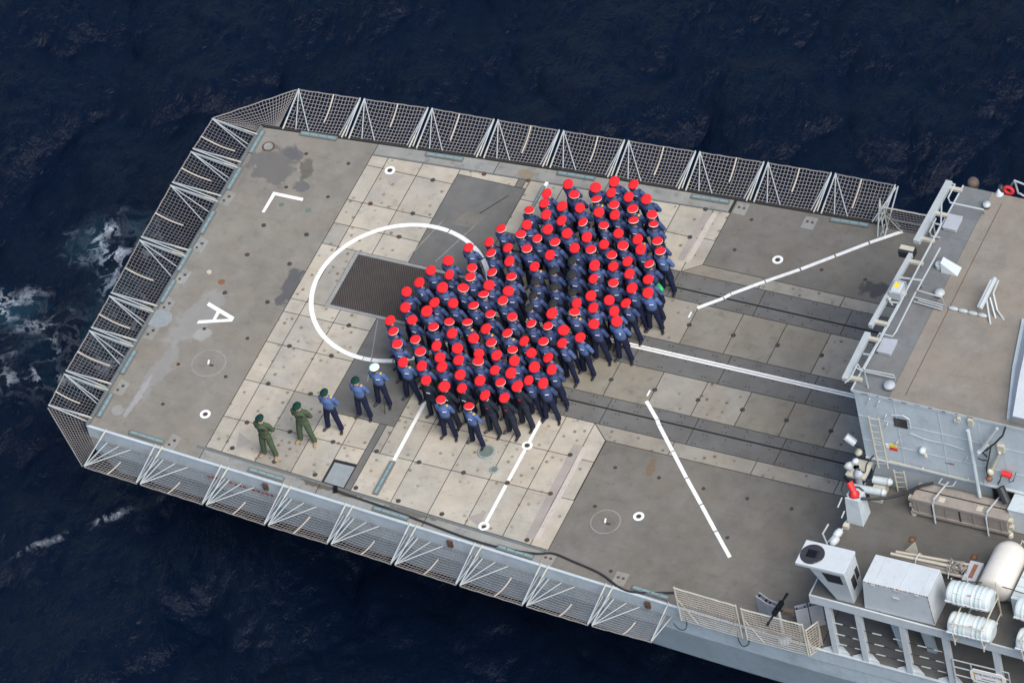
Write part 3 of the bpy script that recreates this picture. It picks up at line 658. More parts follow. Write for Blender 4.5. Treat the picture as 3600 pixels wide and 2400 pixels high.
# ------------------------------------------------------------------ safety nets
def net_mesh(A, B, C, D, sag, cell=0.112, r=0.0085):
    """A,B inner corners, D,C outer corners; strands both ways, hanging a little"""
    A, B, C, D = (Vector(p) for p in (A, B, C, D))
    def pt(u, v):
        p = A*(1-u)*(1-v)+B*u*(1-v)+C*u*v+D*(1-u)*v
        w = 16*u*(1-u)*v*(1-v)
        return p+Vector((0, 0, -sag*w+0.012*math.sin(u*23+v*7)))
    nu = max(3, round(max((B-A).length, (C-D).length)/cell)); nv = max(3, round(max((D-A).length, (C-B).length)/cell))
    m = MB(); su = max(4, nu//2); sv = max(4, nv//2)
    for i in range(nu+1): m.tube([pt(i/nu, k/sv) for k in range(sv+1)], r, 3)
    for j in range(nv+1): m.tube([pt(k/su, j/nv) for k in range(su+1)], r, 3)
    return m, pt
def net_panel(A, B, C, D, label, group='flight deck safety nets', sag=0.10, strap=True, braces=(True, True), spar_r=0.021):
    t = thing('safety_net', tuple((Vector(A)+Vector(B))/2), label, 'safety net', group)
    m, pt = net_mesh(A, B, C, D, sag)
    m.build('netting', 'net_rope', t, kind='stuff')
    MB().tube([pt(k/10, 1.0) + Vector((0, 0, 0.01)) for k in range(11)], 0.020, 5).build('edge_rope', 'net_rope', t)
    Av, Bv, Cv, Dv = (Vector(p) for p in (A, B, C, D)); e = (Bv-Av).normalized(); up = Vector((0, 0, 0.035))
    ln = (Bv-Av).length
    cen = (Av+Bv)/2; outw = ((Dv+Cv)/2-cen); outw.z = 0; outw.normalize()
    for (inn, out, sg, on, offs) in ((Av, Dv, 1, braces[0], (0.42, 0.85)), (Bv, Cv, -1, braces[1], (0.20,))):
        if not on: continue
        tip = out+up*1.3
        MB().rod(inn+up, tip, spar_r, 8).build('spar', 'tube_white', t)
        for k, of in enumerate(offs): MB().rod(inn+e*sg*min(of, ln*0.45)+up*1.2, tip+up*0.2*(k+1), spar_r*0.8, 6).build('brace', 'tube_white', t)
        top = Vector((inn.x, inn.y, 0.05))-outw*0.10+e*sg*0.05
        MB().rod(top, tip+up*0.5, spar_r*0.85, 6).build('stay', 'tube_white', t)
        MB().rod(top+(tip-top)*0.02, top+(tip-top)*0.30, spar_r*1.25, 6).build('turnbuckle', 'tube_cream', t)
    if strap:
        u = random.uniform(0.42, 0.58); v0 = random.uniform(0.25, 0.5)
        MB().tube([pt(u, v0+(1-v0)*k/5)+Vector((0, 0, 0.03)) for k in range(6)], 0.026, 4).build('strap', 'net_rope_tan', t)
    return t
RZ = -0.38
def run(side, outer, inner_f, first_from):
    n = len(outer)-1
    for i in range(n):
        P0, P1 = Vector(outer[i]), Vector(outer[i+1]); d = (P1-P0).normalized()*0.07
        D, C = P0+d, P1-d
        A, B = Vector(inner_f(D)), Vector(inner_f(C))
        net_panel(A, B, C, D, 'safety net panel along the %s edge of the deck, %s from %s' % (side, ORD[i+1], first_from))
port_out = [(-6.392, 6.449, 0.340), (-4.216, 6.628, 0.340), (-1.999, 6.833, 0.340), (0.191, 6.937, 0.340), (2.335, 7.067, 0.340), (4.443, 7.227, 0.340), (6.733, 7.391, 0.340), (8.919, 7.542, 0.340), (11.065, 7.685, 0.340), (13.120, 7.747, 0.340)]
run('far long', port_out, lambda p: (p.x-0.02, yp(p.x)+0.06, RZ+0.30), 'the stern')
stern_out = [(-8.522, 4.767, 0.200), (-8.579, 3.334, 0.200), (-8.599, 1.896, 0.200), (-8.561, -0.404, 0.200), (-8.478, -2.711, 0.200), (-8.461, -4.143, 0.200), (-8.456, -5.918, 0.200), (-8.368, -7.295, 0.200)]
run('stern', stern_out, lambda p: (-7.07, max(-7.4, min(4.98, p.y)), RZ+0.22), 'the top corner')
stbd_out = [(-6.491, -8.870, -0.100), (-4.543, -9.011, -0.100), (-2.267, -9.176, -0.100), (-0.131, -9.362, -0.100), (1.985, -9.482, -0.100), (4.136, -9.652, -0.100), (6.305, -9.820, -0.100), (8.500, -9.963, -0.100), (10.632, -10.086, -0.100), (12.662, -10.135, -0.100)]
run('near long', stbd_out, lambda p: (p.x+0.02, ys(p.x)-0.06, RZ-0.14), 'the stern')
net_panel((-7.07, 4.86, -0.1), (-6.52, 5.13, -0.06), (-6.392, 6.449, 0.340), (-8.522, 4.767, 0.200), 'triangular safety net round the top left corner of the deck', sag=0.25, strap=False, braces=(False, False))
net_panel((-6.70, -7.52, -0.5), (-7.07, -7.0, -0.16), (-8.368, -7.295, 0.200), (-6.491, -8.870, -0.100), 'triangular safety net round the bottom left corner of the deck', sag=0.25, strap=False, braces=(False, False))
# raised nets forward
def upright_net(a, bb, h, label, lean=0.0, mat='net_rope_tan'):
    a, bb = Vector(a), Vector(bb); up = Vector((0, lean, h))
    t = thing('raised_net', tuple((a+bb)/2), label, 'safety net', 'raised nets at the deck edge')
    m, pt = net_mesh(a, bb, bb+up, a+up, 0.0, 0.105, 0.010)
    m.build('netting', mat, t, kind='stuff')
    for p in (a, bb): MB().rod(p-Vector((0, 0, 0.02)), p+up*1.04, 0.028, 8).build('post', 'tube_cream', t)
    MB().tube([pt(k/8, 1)+Vector((0, 0, 0.02)) for k in range(9)], 0.026, 5).build('top_rope', 'tube_cream', t)
    MB().tube([pt(k/8, 0.5) for k in range(9)], 0.02, 5).build('middle_rope', 'net_rope', t)
    e = (bb-a)
    for u0, u1 in ((0.02, 0.28), (0.98, 0.80)): MB().rod(a+e*u0+up*0.65, a+e*u1+up*0.03, 0.018, 6).build('brace', 'tube_cream', t)
    return t
upright_net((13.120, -9.153, -0.050), (15.077, -9.256, -0.050), 1.42, 'raised net guard rail at the near edge just forward of the last flat net')
upright_net((15.244, -9.272, -0.050), (17.150, -9.309, -0.050), 1.36, 'raised net guard rail at the near edge in front of the machine gun')
upright_net((17.213, -9.290, -0.050), (17.418, -8.886, -0.050), 1.1, 'short raised net guard rail beside the first gallery post')
upright_net((13.307, 6.345, 0.000), (14.847, 6.389, 0.000), 0.95, 'dark raised net guard rail at the far edge behind the hangar corner', mat='net_rope')
# folded mast frame by the far forward net
t = thing('net_derrick', (13.165, 6.011, 0), 'small white lattice derrick at the far forward end of the nets', 'derrick')
for a, bb in (((13.132, 5.979, 0.000), (13.089, 6.596, 1.000)), ((13.246, 6.152, 0.000), (13.089, 6.596, 1.000)), ((13.198, 6.044, 0.000), (13.385, 6.084, 0.500)), ((12.799, 6.404, 0.100), (13.119, 7.631, 0.400)), ((13.693, 6.443, 0.100), (13.309, 6.372, 0.800)), ((13.330, 6.058, 0.000), (13.155, 7.701, 0.400))):
    MB().rod(a, bb, 0.022, 6).build('tube', 'tube_white', t)

# ------------------------------------------------------------------ superstructure: raised side deck and gallery
PZ = 2.5
sd = thing('side_platform', (21, -7, 0), 'raised grey side deck with white edge carried on posts beside the hangar', 'platform')
edge_y = lambda x: -9.06-(x-17.4)*0.03
MB().prism([(17.45, -4.72), (26.9, -4.72), (26.9, edge_y(26.9)+0.02), (17.45, edge_y(17.45)+0.02)], PZ-0.12, PZ).build('platform_plate', 'platform_deck', sd)
MB().prism([(17.43, edge_y(17.43)+0.018), (26.9, edge_y(26.9)+0.018), (26.9, edge_y(26.9)-0.03), (17.43, edge_y(17.43)-0.03)], PZ-0.32, PZ+0.02).build('edge_beam', 'ship_white', sd)
MB().box(17.42, 17.46, edge_y(17.4)+0.03, -4.8, PZ-0.30, PZ+0.012).build('aft_beam', 'ship_grey', sd)
MB().box(17.9, 26.9, -6.4, -6.3, 0.006, PZ-0.13).build('inner_bulkhead', 'gallery_dark', sd)
for x in (17.93, 18.87, 20.24, 21.55, 23.1, 24.6):
    MB().prism([(x-0.085, edge_y(x)-0.01), (x+0.085, edge_y(x)-0.01), (x+0.085, edge_y(x)+0.15), (x-0.085, edge_y(x)+0.15)], 0.035, PZ-0.121).build('post', 'ship_white', sd)
for x, y in ((19.72, -8.30), (20.55, -8.2)):
    MB().add([(x-0.14, y-0.05, 0.006), (x+0.14, y-0.05, 0.006), (x+0.14, y+0.05, 0.006), (x-0.14, y+0.05, 0.006), (x-0.17, y-0.45, PZ-0.122), (x+0.17, y-0.45, PZ-0.122), (x+0.17, y-0.3, PZ-0.122), (x-0.17, y-0.3, PZ-0.122)],
        [(0,3,2,1), (4,5,6,7), (0,1,5,4), (1,2,6,5), (2,3,7,6), (3,0,4,7)]).build('raked_strut', 'ship_grey', sd)
# three guard wires with white sleeves under the platform edge
gw = thing('guard_wires', (20, -9, 0), 'three dark guard wires with white sleeves strung between the gallery posts', 'guard rail')
for z in (0.45, 0.9, 1.4):
    MB().tube([(17.7, edge_y(17.7)+0.07, z), (19.5, edge_y(19.5)+0.07, z-0.03), (21.5, edge_y(21.5)+0.07, z)], 0.010, 5).build('wire', 'rubber', gw)
    for x in (18.15, 18.68, 19.35, 20.0, 20.75, 21.25):
        MB().rod((x-0.14, edge_y(x)+0.07, z-0.012), (x+0.14, edge_y(x)+0.07, z-0.012), 0.019, 6).build('sleeve', 'tube_white', gw)
# gangway gate with name board
gt = thing('gangway_gate', (22.3, -9.1, 0), 'white tubular gate behind the name board at the bottom right', 'gate')
gy = edge_y(22)-0.02
for z in (0.25, 0.62, 0.98, 1.3): MB().rod((21.7, gy, z), (23.4, gy, z), 0.022, 6).build('bar', 'tube_white', gt)
for x in (21.7, 22.25, 23.4): MB().rod((x, gy, 0.2), (x, gy, 1.3), 0.022, 6).build('upright', 'tube_white', gt)
sb = thing('name_board', (22.75, gy-0.05, 0.6), 'white name board with clipped corners hung on the gangway gate', 'sign')
bx0, bx1, bz0, bz1 = 22.22, 23.30, 0.56, 1.16
poly = [(bx0+0.1, bz0), (bx1-0.1, bz0), (bx1, bz0+0.12), (bx1, bz1-0.12), (bx1-0.1, bz1), (bx0+0.1, bz1), (bx0, bz1-0.12), (bx0, bz0+0.12)]
m = MB(); n = len(poly)
m.v = [(x, gy-0.032, z) for x, z in poly]+[(x, gy-0.055, z) for x, z in poly]
m.f = [tuple(range(n)), tuple(range(n, 2*n))[::-1]]+[(i, i+n, (i+1) % n+n, (i+1) % n) for i in range(n)]
m.build('board', 'sign_white', sb)
for word, wx in (('HMS', -0.315), ('LANCASTER', 0.115)):
    tx = bpy.data.curves.new('tmp_text', 'FONT'); tx.body = word; tx.size = 0.12; tx.align_x = 'CENTER'; tx.extrude = 0.002
    to = bpy.data.objects.new('tmp_text', tx); col.objects.link(to)
    dg = bpy.context.evaluated_depsgraph_get()
    tme = bpy.data.meshes.new_from_object(to.evaluated_get(dg)); bpy.data.objects.remove(to)
    tob = bpy.data.objects.new('lettering', tme); tme.materials.clear(); tme.materials.append(M['ink']); col.objects.link(tob)
    tob.parent = sb; tob.rotation_euler = (math.pi/2, 0, 0); tob.location = (0.01+wx, -0.008, 0.34); tob['kind'] = 'stuff'
for z, w in ((0.80, 0.42), (0.69, 0.72)):
    MB().box(22.76-w/2, 22.76+w/2, gy-0.060, gy-0.0552, z-0.012, z+0.012).build('small_print', 'ink', sb)
for x in (bx0+0.13, bx1-0.13): MB().box(x-0.015, x+0.015, gy-0.060, gy-0.0552, 0.66, 1.04).build('gilt_bar', 'gold', sb)

# control cabin
cb = thing('control_cabin', (18.4, -8.7, PZ), 'white control cabin with overhanging roof and a dark round hatch on top', 'cabin')
BT = [(17.72, -9.27), (18.80, -9.27), (18.80, -8.47), (17.72, -8.47)]; BB = [(18.27, -9.0), (18.78, -9.0), (18.79, -8.30), (18.27, -8.30)]
MB().prism(BB, PZ+0.002, 4.08, top=BT).build('wall', 'ship_white', cb)
MB().prism([(17.33, -9.30), (18.82, -9.30), (18.82, -8.44), (17.33, -8.44)], 4.082, 4.20).build('roof', 'ship_white', cb, bevel=0.015)
hc = (17.701, -8.892, 4.220)
MB().lathe([(0.355, 4.198), (0.355, 4.212), (0.34, 4.222), (0, 4.222)], (hc[0], hc[1], 0), n=40).build('roof_hatch', 'window_dark', cb)
MB().obox((hc[0]-0.02, hc[1]+0.0, 4.228), 0.28, 0.26, 0.014).build('hatch_panel', 'gun_metal', cb)
MB().obox((hc[0]+0.17, hc[1]+0.02, 4.235), 0.03, 0.26, 0.02).build('hatch_handle', 'rubber', cb)
def facepanel(a, b_, c_, d_, u0, u1, v0, v1, off, nrm, mat, name, parent, th=0.012):
    a, b_, c_, d_ = (Vector(p) for p in (a, b_, c_, d_)); nrm = Vector(nrm).normalized()
    P = lambda u, v: a*(1-u)*(1-v)+b_*u*(1-v)+c_*u*v+d_*(1-u)*v
    q = [P(u0, v0), P(u1, v0), P(u1, v1), P(u0, v1)]
    return MB().add([p+nrm*off for p in q]+[p+nrm*(off+th) for p in q], [(0,3,2,1), (4,5,6,7), (0,1,5,4), (1,2,6,5), (2,3,7,6), (3,0,4,7)]).build(name, mat, parent)
sf = ((17.72, -9.27, 4.08), (18.80, -9.27, 4.08), (18.78, -9.0, PZ), (18.27, -9.0, PZ))
w1 = facepanel(*sf, 0.32, 0.86, 0.07, 0.36, -0.004, (0, -1, -0.17), 'window_dark', 'window', cb)
ff = ((18.80, -9.27, 4.08), (18.80, -8.47, 4.08), (18.79, -8.30, PZ), (18.78, -9.0, PZ))
facepanel(*ff, 0.30, 0.60, 0.36, 0.72, -0.004, (1, 0, 0), 'window_dark', 'window', cb)
facepanel(*ff, 0.66, 0.92, 0.30, 0.62, -0.004, (1, 0, 0), 'window_dark', 'window', cb)
facepanel(*ff, 0.615, 0.645, 0.30, 0.74, -0.002, (1, 0, 0), 'tube_cream', 'window_bar', cb, 0.02)
# stowage box
st = thing('stowage_box', (20.2, -8.6, PZ), 'large white steel box with rusty edges next to the control cabin', 'box')
MB().prism([(19.13, -9.06), (21.28, -9.09), (21.28, -8.02), (19.13, -8.02)], PZ+0.003, 3.78, top=[(19.24, -9.09), (21.20, -9.09), (21.20, -8.08), (19.24, -8.08)]).build('body', 'ship_white', st, bevel=0.012)
r = MB()
for k in range(26): r.obox((19.26+k*0.077+random.uniform(-0.02, 0.02), -9.092, 3.775), random.uniform(0.015, 0.05), 0.02, random.uniform(0.015, 0.03))
for k in range(12): r.obox((21.205+k*0.006, -9.09, 3.74-k*0.10), 0.02, 0.02, random.uniform(0.03, 0.08))
r.build('rust_flakes', 'orange_rust', st, kind='stuff')
# life rafts
def raft(cx, cy, cz, label):
    t = thing('life_raft', (cx, cy, cz-0.34), label, 'life raft', 'life raft canisters')
    R, L = 0.335, 1.34
    prof = [(0.0, -L/2), (R*0.62, -L/2+0.005), (R*0.93, -L/2+0.05), (R, -L/2+0.10)]
    for k in range(1, 5):
        x = -L/2+k*L/5
        prof += [(R, x-0.035), (R*1.045, x-0.02), (R*1.045, x+0.02), (R, x+0.035)]
    prof += [(R, L/2-0.10), (R*0.93, L/2-0.05), (R*0.62, L/2-0.005), (0.0, L/2)]
    MB().lathe(prof, (cx, cy, cz), (1, 0, 0), 28).build('canister', 'raft_white', t, smooth=False)
    for k in (1, 3): MB().lathe([(R*1.05, -0.022), (R*1.065, -0.015), (R*1.065, 0.015), (R*1.05, 0.022)], (cx-L/2+k*L/5+0.13, cy, cz), (1, 0, 0), 28).build('band', 'raft_band', t)
    MB().box(cx-L/2+0.03, cx+L/2-0.03, cy-R*1.08, cy+R*1.08, cz-0.045, cz-0.005).build('joint_flange', 'raft_white', t)
    MB().obox((cx+0.08, cy-R*0.60, cz+R*0.84), 0.10, 0.02, 0.10, rx=0.6).build('red_mark', 'red_print', t)
    for dx in (-0.30, 0.42): MB().obox((cx+dx, cy-R*0.62, cz+R*0.80), 0.15, 0.012, 0.09, rx=0.62).build('white_label', 'white_paint', t)
    for dx in (-0.45, 0.0, 0.45): MB().obox((cx+dx, cy-R*1.10, cz-0.025), 0.05, 0.02, 0.03).build('flange_tag', 'red_print', t)
    return t
lo = (22.493, -9.189, 3.000); hi = (22.315, -8.640, 3.660)
for dx, nm in ((0, 'left'), (2.06, 'right')):
    raft(lo[0]+dx, lo[1], 3.0, 'white ribbed life raft canister, lower one of the %s pair' % nm)
    raft(hi[0]+dx, hi[1], 3.66, 'white ribbed life raft canister, upper one of the %s pair' % nm)
    t = thing('raft_rack', (lo[0]+dx, lo[1]+0.2, PZ), 'pale tubular rack holding the %s pair of life raft canisters' % nm, 'rack')
    for x in (-0.42, 0.45):
        MB().rod((lo[0]+dx+x, lo[1]-0.36, PZ+0.005), (lo[0]+dx+x, lo[1]-0.40, 3.0), 0.025, 6).build('leg', 'tube_cream', t)
        MB().rod((lo[0]+dx+x, hi[1]+0.42, PZ+0.005), (lo[0]+dx+x, hi[1]+0.40, 4.0), 0.025, 6).build('leg', 'tube_cream', t)
        MB().rod((lo[0]+dx+x, lo[1]-0.40, 3.34), (lo[0]+dx+x, hi[1]+0.41, 3.34), 0.022, 6).build('bearer', 'tube_cream', t)
        MB().rod((lo[0]+dx+x, lo[1]-0.36, 2.62), (lo[0]+dx+x, hi[1]+0.41, 2.62), 0.022, 6).build('bearer', 'tube_cream', t)
    MB().rod((lo[0]+dx-0.55, lo[1]-0.30, 3.37), (lo[0]+dx+0.45, lo[1]-0.30, 3.37), 0.02, 6).build('retaining_bar', 'tube_cream', t)
# athwartships pod
pc = (22.666, -7.111, 3.150)
t = thing('capsule_pod', (pc[0], pc[1], PZ), 'large cream capsule with a domed end lying at the right edge', 'pod')
R, L = 0.50, 1.75; prof = [(0.001, -L/2), (R*0.75, -L/2+0.02), (R, -L/2+0.10), (R, L/2-0.42)]
for k in range(1, 8):
    a = k*math.pi/14; prof.append((R*math.cos(a)+1e-3, L/2-0.42+0.42*math.sin(a)))
MB().lathe(prof, (pc[0], pc[1], 3.15), (0, 1, 0), 36).build('shell', 'pod_cream', t, smooth=True)
for y in (-0.5, 0.35): MB().box(pc[0]-0.42, pc[0]+0.42, pc[1]+y-0.06, pc[1]+y+0.06, PZ+0.003, PZ+0.24).build('cradle', 'ship_grey', t)
MB().tube([(pc[0]+0.25, pc[1]+0.75, 3.45), (pc[0]+0.28, pc[1]+0.82, 3.56), (pc[0]+0.36, pc[1]+0.78, 3.5)], 0.018, 6).build('lifting_eye', 'tube_cream', t)
t = thing('pod_locker', (pc[0]+1.05, pc[1]-0.55, PZ), 'pale locker with ribbed top to the right of the cream capsule', 'locker')
MB().box(pc[0]+0.62, pc[0]+1.6, pc[1]-1.05, pc[1]+0.4, PZ+0.003, 3.35).build('body', 'raft_white', t, bevel=0.02)
for k in range(4): MB().box(pc[0]+0.64, pc[0]+1.58, pc[1]-0.95+k*0.33, pc[1]-0.90+k*0.33, 3.351, 3.375).build('rib', 'ship_grey', t)
# notice board leaning behind the rafts
t = thing('notice_panel', (21.831, -7.360, PZ), 'grey panel with brown stencilled block between box and capsule', 'panel')
q = (21.856, -7.458, 3.000)
MB().obox((q[0], q[1], 2.86), 0.40, 0.72, 0.68).build('panel', 'shield_grey', t, bevel=0.015)
MB().obox((q[0]+0.02, q[1], 3.203), 0.13, 0.5, 0.004).build('stencil_block', 'orange_rust', t)
# spar bundle behind the box
t = thing('spar_bundle', (20.390, -7.470, PZ), 'bundle of cream poles and a folded net lashed behind the white box', 'poles')
for k, (a, bb, r) in enumerate((((19.423, -7.559, 3.250), (21.628, -7.500, 3.250), 0.045), ((19.514, -7.414, 3.200), (21.705, -7.275, 3.200), 0.04), ((19.410, -7.511, 3.100), (21.458, -7.552, 3.100), 0.05), ((19.595, -7.339, 3.050), (21.662, -7.322, 3.050), 0.035), ((20.849, -7.572, 3.000), (21.716, -7.584, 3.000), 0.05))):
    MB().rod(a, bb, r, 8).build('pole', ('tube_cream', 'net_rope_tan', 'rack_grey')[k % 3], t)
for x in (20.179, 21.202):
    y = -7.477
    MB().tube([(x, y-0.28, 2.98), (x+0.02, y-0.1, 3.33), (x+0.05, y+0.12, 3.31), (x+0.06, y+0.25, 3.05)], 0.014, 6).build('lashing', 'raft_white', t)
    MB().rod((x, y, PZ), (x, y, 3.05), 0.03, 6).build('support', 'rack_grey', t)
n_ = MB()
for k in range(40):
    c = Vector((21.418, -7.497, 3.300))+Vector((random.uniform(-0.22, 0.22), random.uniform(-0.10, 0.10), random.uniform(-0.06, 0.05)))
    n_.tube([c, c+Vector((random.uniform(-0.12, 0.12), random.uniform(-0.1, 0.1), 0.04)), c+Vector((random.uniform(-0.2, 0.2), random.uniform(-0.15, 0.15), -0.03))], 0.018, 4)
n_.build('folded_net', 'net_rope', t, kind='stuff')
MB().add([(19.447, -6.819, 2.510), (19.759, -6.620, 2.510), (19.894, -6.850, 2.510), (19.792, -6.735, 2.950)], [(0,1,2), (0,3,1), (1,3,2), (0,2,3)]).build('bracket', 'tube_cream', t)
# long ribbed stowage rack against the hangar
a = (19.232, -5.548, 2.620); bq = (22.132, -5.502, 2.620)
y0 = (a[1]+bq[1])/2; x0, x1 = a[0], bq[0]
t = thing('torpedo_rack', ((x0+x1)/2, y0+0.3, PZ), 'long brown grey ribbed stowage rack held by two white clamps', 'rack')
MB().box(x0, x1, y0, y0+0.62, 2.64, 3.28).build('crate', 'rack_grey', t, bevel=0.015)
for z0 in (2.62, 3.20): MB().box(x0-0.03, x1+0.03, y0-0.035, y0-0.002, z0, z0+0.10).build('rail', 'rack_grey', t)
for k in range(7): xx = x0+0.18+k*(x1-x0-0.36)/6; MB().box(xx-0.018, xx+0.018, y0-0.02, y0-0.003, 2.73, 3.19).build('rib', 'black_gap' if k % 2 else 'rack_grey', t)
for k in range(5): xx = x0+0.3+k*(x1-x0-0.6)/4; MB().box(xx-0.09, xx+0.09, y0+0.08, y0+0.26, 3.281, 3.292).build('lid_plate', 'tube_cream' if k % 2 else 'rack_grey', t)
MB().box(x0+0.02, x1-0.02, y0+0.33, y0+0.36, 3.281, 3.295).build('lid_seam', 'black_gap', t)
for f in (0.24, 0.80):
    xx = x0+(x1-x0)*f
    MB().tube([(xx+0.16, y0+0.75, 3.40), (xx, y0+0.02, 3.42), (xx-0.02, y0-0.06, 3.2), (xx+0.0, y0-0.12, PZ+0.02)], 0.028, 6).build('clamp', 'tube_white', t)
for xx in (x0-0.02, x1+0.02):
    for yy in (y0+0.05, y0+0.5): MB().lathe([(0.09, PZ+0.004), (0.09, PZ+0.12), (0.05, PZ+0.14), (0.05, PZ+0.25)], (xx, yy, 0), n=12).build('foot', 'tube_cream', t)
    for zz in (2.85, 3.12): MB().obox((xx+(0.05 if xx > x0+1 else -0.05), y0+0.12, zz), 0.12, 0.14, 0.12).build('end_fitting', 'tube_cream', t)
for q in ((18.458, -4.561), (20.420, -4.665)): pass
for nm, q in (('left', (19.505, -6.377, 2.505)), ('right', (21.433, -6.470, 2.505))):
    t = thing('deck_scuttle', q, 'small rusty square plate on the side deck, %s of two below the rack' % nm, 'plate')
    MB().obox((q[0], q[1], 2.510), 0.2, 0.2, 0.014, 0.1).build('plate', 'rust_ring', t)
    MB().obox((q[0]+0.02, q[1]-0.02, 2.519), 0.09, 0.12, 0.006, 0.3).build('cover', 'orange_rust', t)

# ------------------------------------------------------------------ hangar
HW, HZ = -4.68, 6.47
hg = thing('hangar', (22, -0.7, 0), 'pale blue grey helicopter hangar with brown roof deck at the right', 'hangar')
MB().prism([(17.55, HW), (26.9, HW), (26.9, 3.30), (17.78, 3.30)], 3.60, HZ).build('wall', 'ship_grey', hg)
MB().box(17.60, 26.9, HW+0.12, 3.2, 0.006, 3.598).build('lower_wall', 'ship_grey', hg)
MB().box(17.55, 26.9, HW-0.05, HW+0.13, 3.54, 3.597).build('ledge', 'ship_white', hg)
MB().prism([(17.50, HW-0.02), (18.62, HW-0.02), (18.62, 3.33), (17.73, 3.33)], HZ+0.002, HZ+0.03).build('roof_margin', 'roof_grey', hg)
MB().prism([(18.63, HW-0.02), (26.9, HW-0.02), (26.9, 3.33), (18.63, 3.33)], HZ+0.002, HZ+0.034).build('roof_deck', 'roof_brown', hg)
strip((19.05, HW+0.2), (19.05, 3.0), 0.018, 'rust_ring', 'roof_weld', HZ+0.034, HZ+0.038, hg)
MB().prism([(17.48, HW-0.03), (17.52, HW-0.03), (17.75, 3.34), (17.71, 3.34)], HZ-0.05, HZ+0.05).build('roof_coaming', 'ship_grey', hg)
MB().box(17.53, 26.9, HW-0.035, HW-0.021, HZ-0.06, HZ+0.055).build('roof_coaming', 'ship_grey', hg)
for k in range(9):
    x = 17.9+k*0.4; MB().obox((x, HW-0.037, HZ+0.02+random.uniform(-0.03, 0.02)), random.uniform(0.05, 0.22), 0.008, random.uniform(0.02, 0.05)).build('rust_flake', 'orange_rust', hg)
def wallrod(pts, r, mat, name, parent, off=0.05):
    return MB().tube([(p[0], p[1]-off, p[2]) for p in pts], r, 6).build(name, mat, parent)
# side window and vents
wq = [(18.666, -4.690, 5.662), (19.065, -4.690, 5.670), (19.060, -4.690, 5.294), (18.642, -4.690, 5.281)]
m = MB(); m.add([(x, HW-0.02, z) for x, y, z in wq]+[(x, HW-0.001, z) for x, y, z in wq], [(0,1,2,3), (4,7,6,5), (0,4,5,1), (1,5,6,2), (2,6,7,3), (3,7,4,0)]); w = m.build('window', 'window_dark', hg)
MB().tube([(18.645, -4.750, 5.848), (19.020, -4.750, 5.934), (19.188, -4.750, 5.828), (19.188, -4.750, 5.431)], 0.018, 5).build('window_eyebrow', 'ship_white', hg)
# ladders
ld = thing('upper_ladder', (18.007, -4.900, 3.390), 'cream ladder on the hangar side, the longer upper one', 'ladder')
def ladder(t, l0, l1, r0, r1, n):
    for a, bb in ((l0, l1), (r0, r1)): MB().rod(a, bb, 0.026, 6).build('rail', 'tube_cream', t)
    for k in range(n):
        f = (k+0.3)/n; MB().rod(lerp(l0, l1, f), lerp(r0, r1, f), 0.014, 6).build('rung', 'tube_cream', t)
ladder(ld, (17.984, -4.880, 5.705), (17.998, -4.880, 3.452), (18.290, -4.880, 5.719), (18.297, -4.880, 3.527), 8)
ld = thing('lower_ladder', (18.655, -4.900, 2.658), 'cream ladder below the hangar ledge, the shorter lower one', 'ladder')
ladder(ld, (18.450, -4.850, 3.456), (18.463, -4.850, 2.547), (18.759, -4.850, 3.484), (18.770, -4.850, 2.689), 4)
# warning sign, vents, pipes on the wall
sg = thing('warning_sign', (18.465, -4.750, 4.340), 'small yellow and red warning sign on the hangar side', 'sign')
for (q, wd, hh, mt) in (((18.307, -4.700, 4.293), 0.10, 0.16, 'sign_white'), ((18.481, -4.700, 4.351), 0.22, 0.11, 'yellow'), ((18.480, -4.700, 4.212), 0.24, 0.10, 'red_gear')):
    MB().obox((q[0], HW-0.012, q[2]), wd, 0.02, hh).build('panel', mt, sg)
vt = thing('wall_valve', (19.464, -4.800, 4.518), 'white valve body on the hangar side', 'valve')
q = (19.432, -4.780, 4.534); MB().lathe([(0.11, 0), (0.10, 0.12), (0.05, 0.18)], (q[0], HW-0.001, q[2]), (0, -1, 0), 14).build('body', 'ship_white', vt, smooth=True)
MB().rod((q[0]+0.03, HW-0.08, q[2]-0.02), (q[0]+0.10, HW-0.10, q[2]-0.20), 0.05, 8).build('outlet', 'tube_cream', vt)
br = thing('lifting_strut', (21.030, -4.900, 3.903), 'pale blue diagonal strut hinged at the hangar roof edge', 'strut')
MB().rod((21.041, -4.850, 6.071), (21.133, -5.000, 3.361), 0.055, 8).build('arm', 'ship_grey', br)
q = (21.114, -4.760, 6.326); MB().obox((q[0], HW-0.06, q[2]), 0.14, 0.12, 0.24).build('hinge', 'tube_cream', br)
br = thing('cable_davit', (21.603, -4.900, 4.722), 'white davit bracket with black cable at the right of the hangar side', 'davit')
MB().rod((21.971, -4.850, 6.464), (21.335, -5.050, 5.368), 0.05, 8).build('arm', 'tube_white', br)
MB().rod((21.361, -5.050, 5.439), (21.593, -4.900, 5.716), 0.065, 8).build('sleeve', 'ship_white', br)
MB().rod((21.594, -4.800, 5.477), (21.229, -4.800, 3.728), 0.03, 6).build('stanchion', 'tube_white', br)
MB().rod((21.894, -4.800, 5.328), (21.490, -4.800, 4.318), 0.05, 6, 0.07).build('stay', 'tube_cream', br)
MB().tube([(22.209, -4.800, 6.547), (22.129, -4.900, 6.265), (21.844, -4.950, 5.857), (21.568, -5.000, 5.537), (21.467, -5.000, 5.416), (21.551, -4.950, 5.200)], 0.028, 6).build('cable', 'rubber', br)
MB().tube([(21.738, -4.950, 5.759), (21.597, -4.950, 5.153), (21.470, -4.950, 4.673), (21.477, -4.950, 4.300)], 0.024, 6).build('cable', 'rubber', br)
MB().tube([(21.247, -4.950, 5.036), (21.397, -4.950, 4.999), (21.530, -4.950, 5.031)], 0.02, 6).build('cable', 'rubber', br)
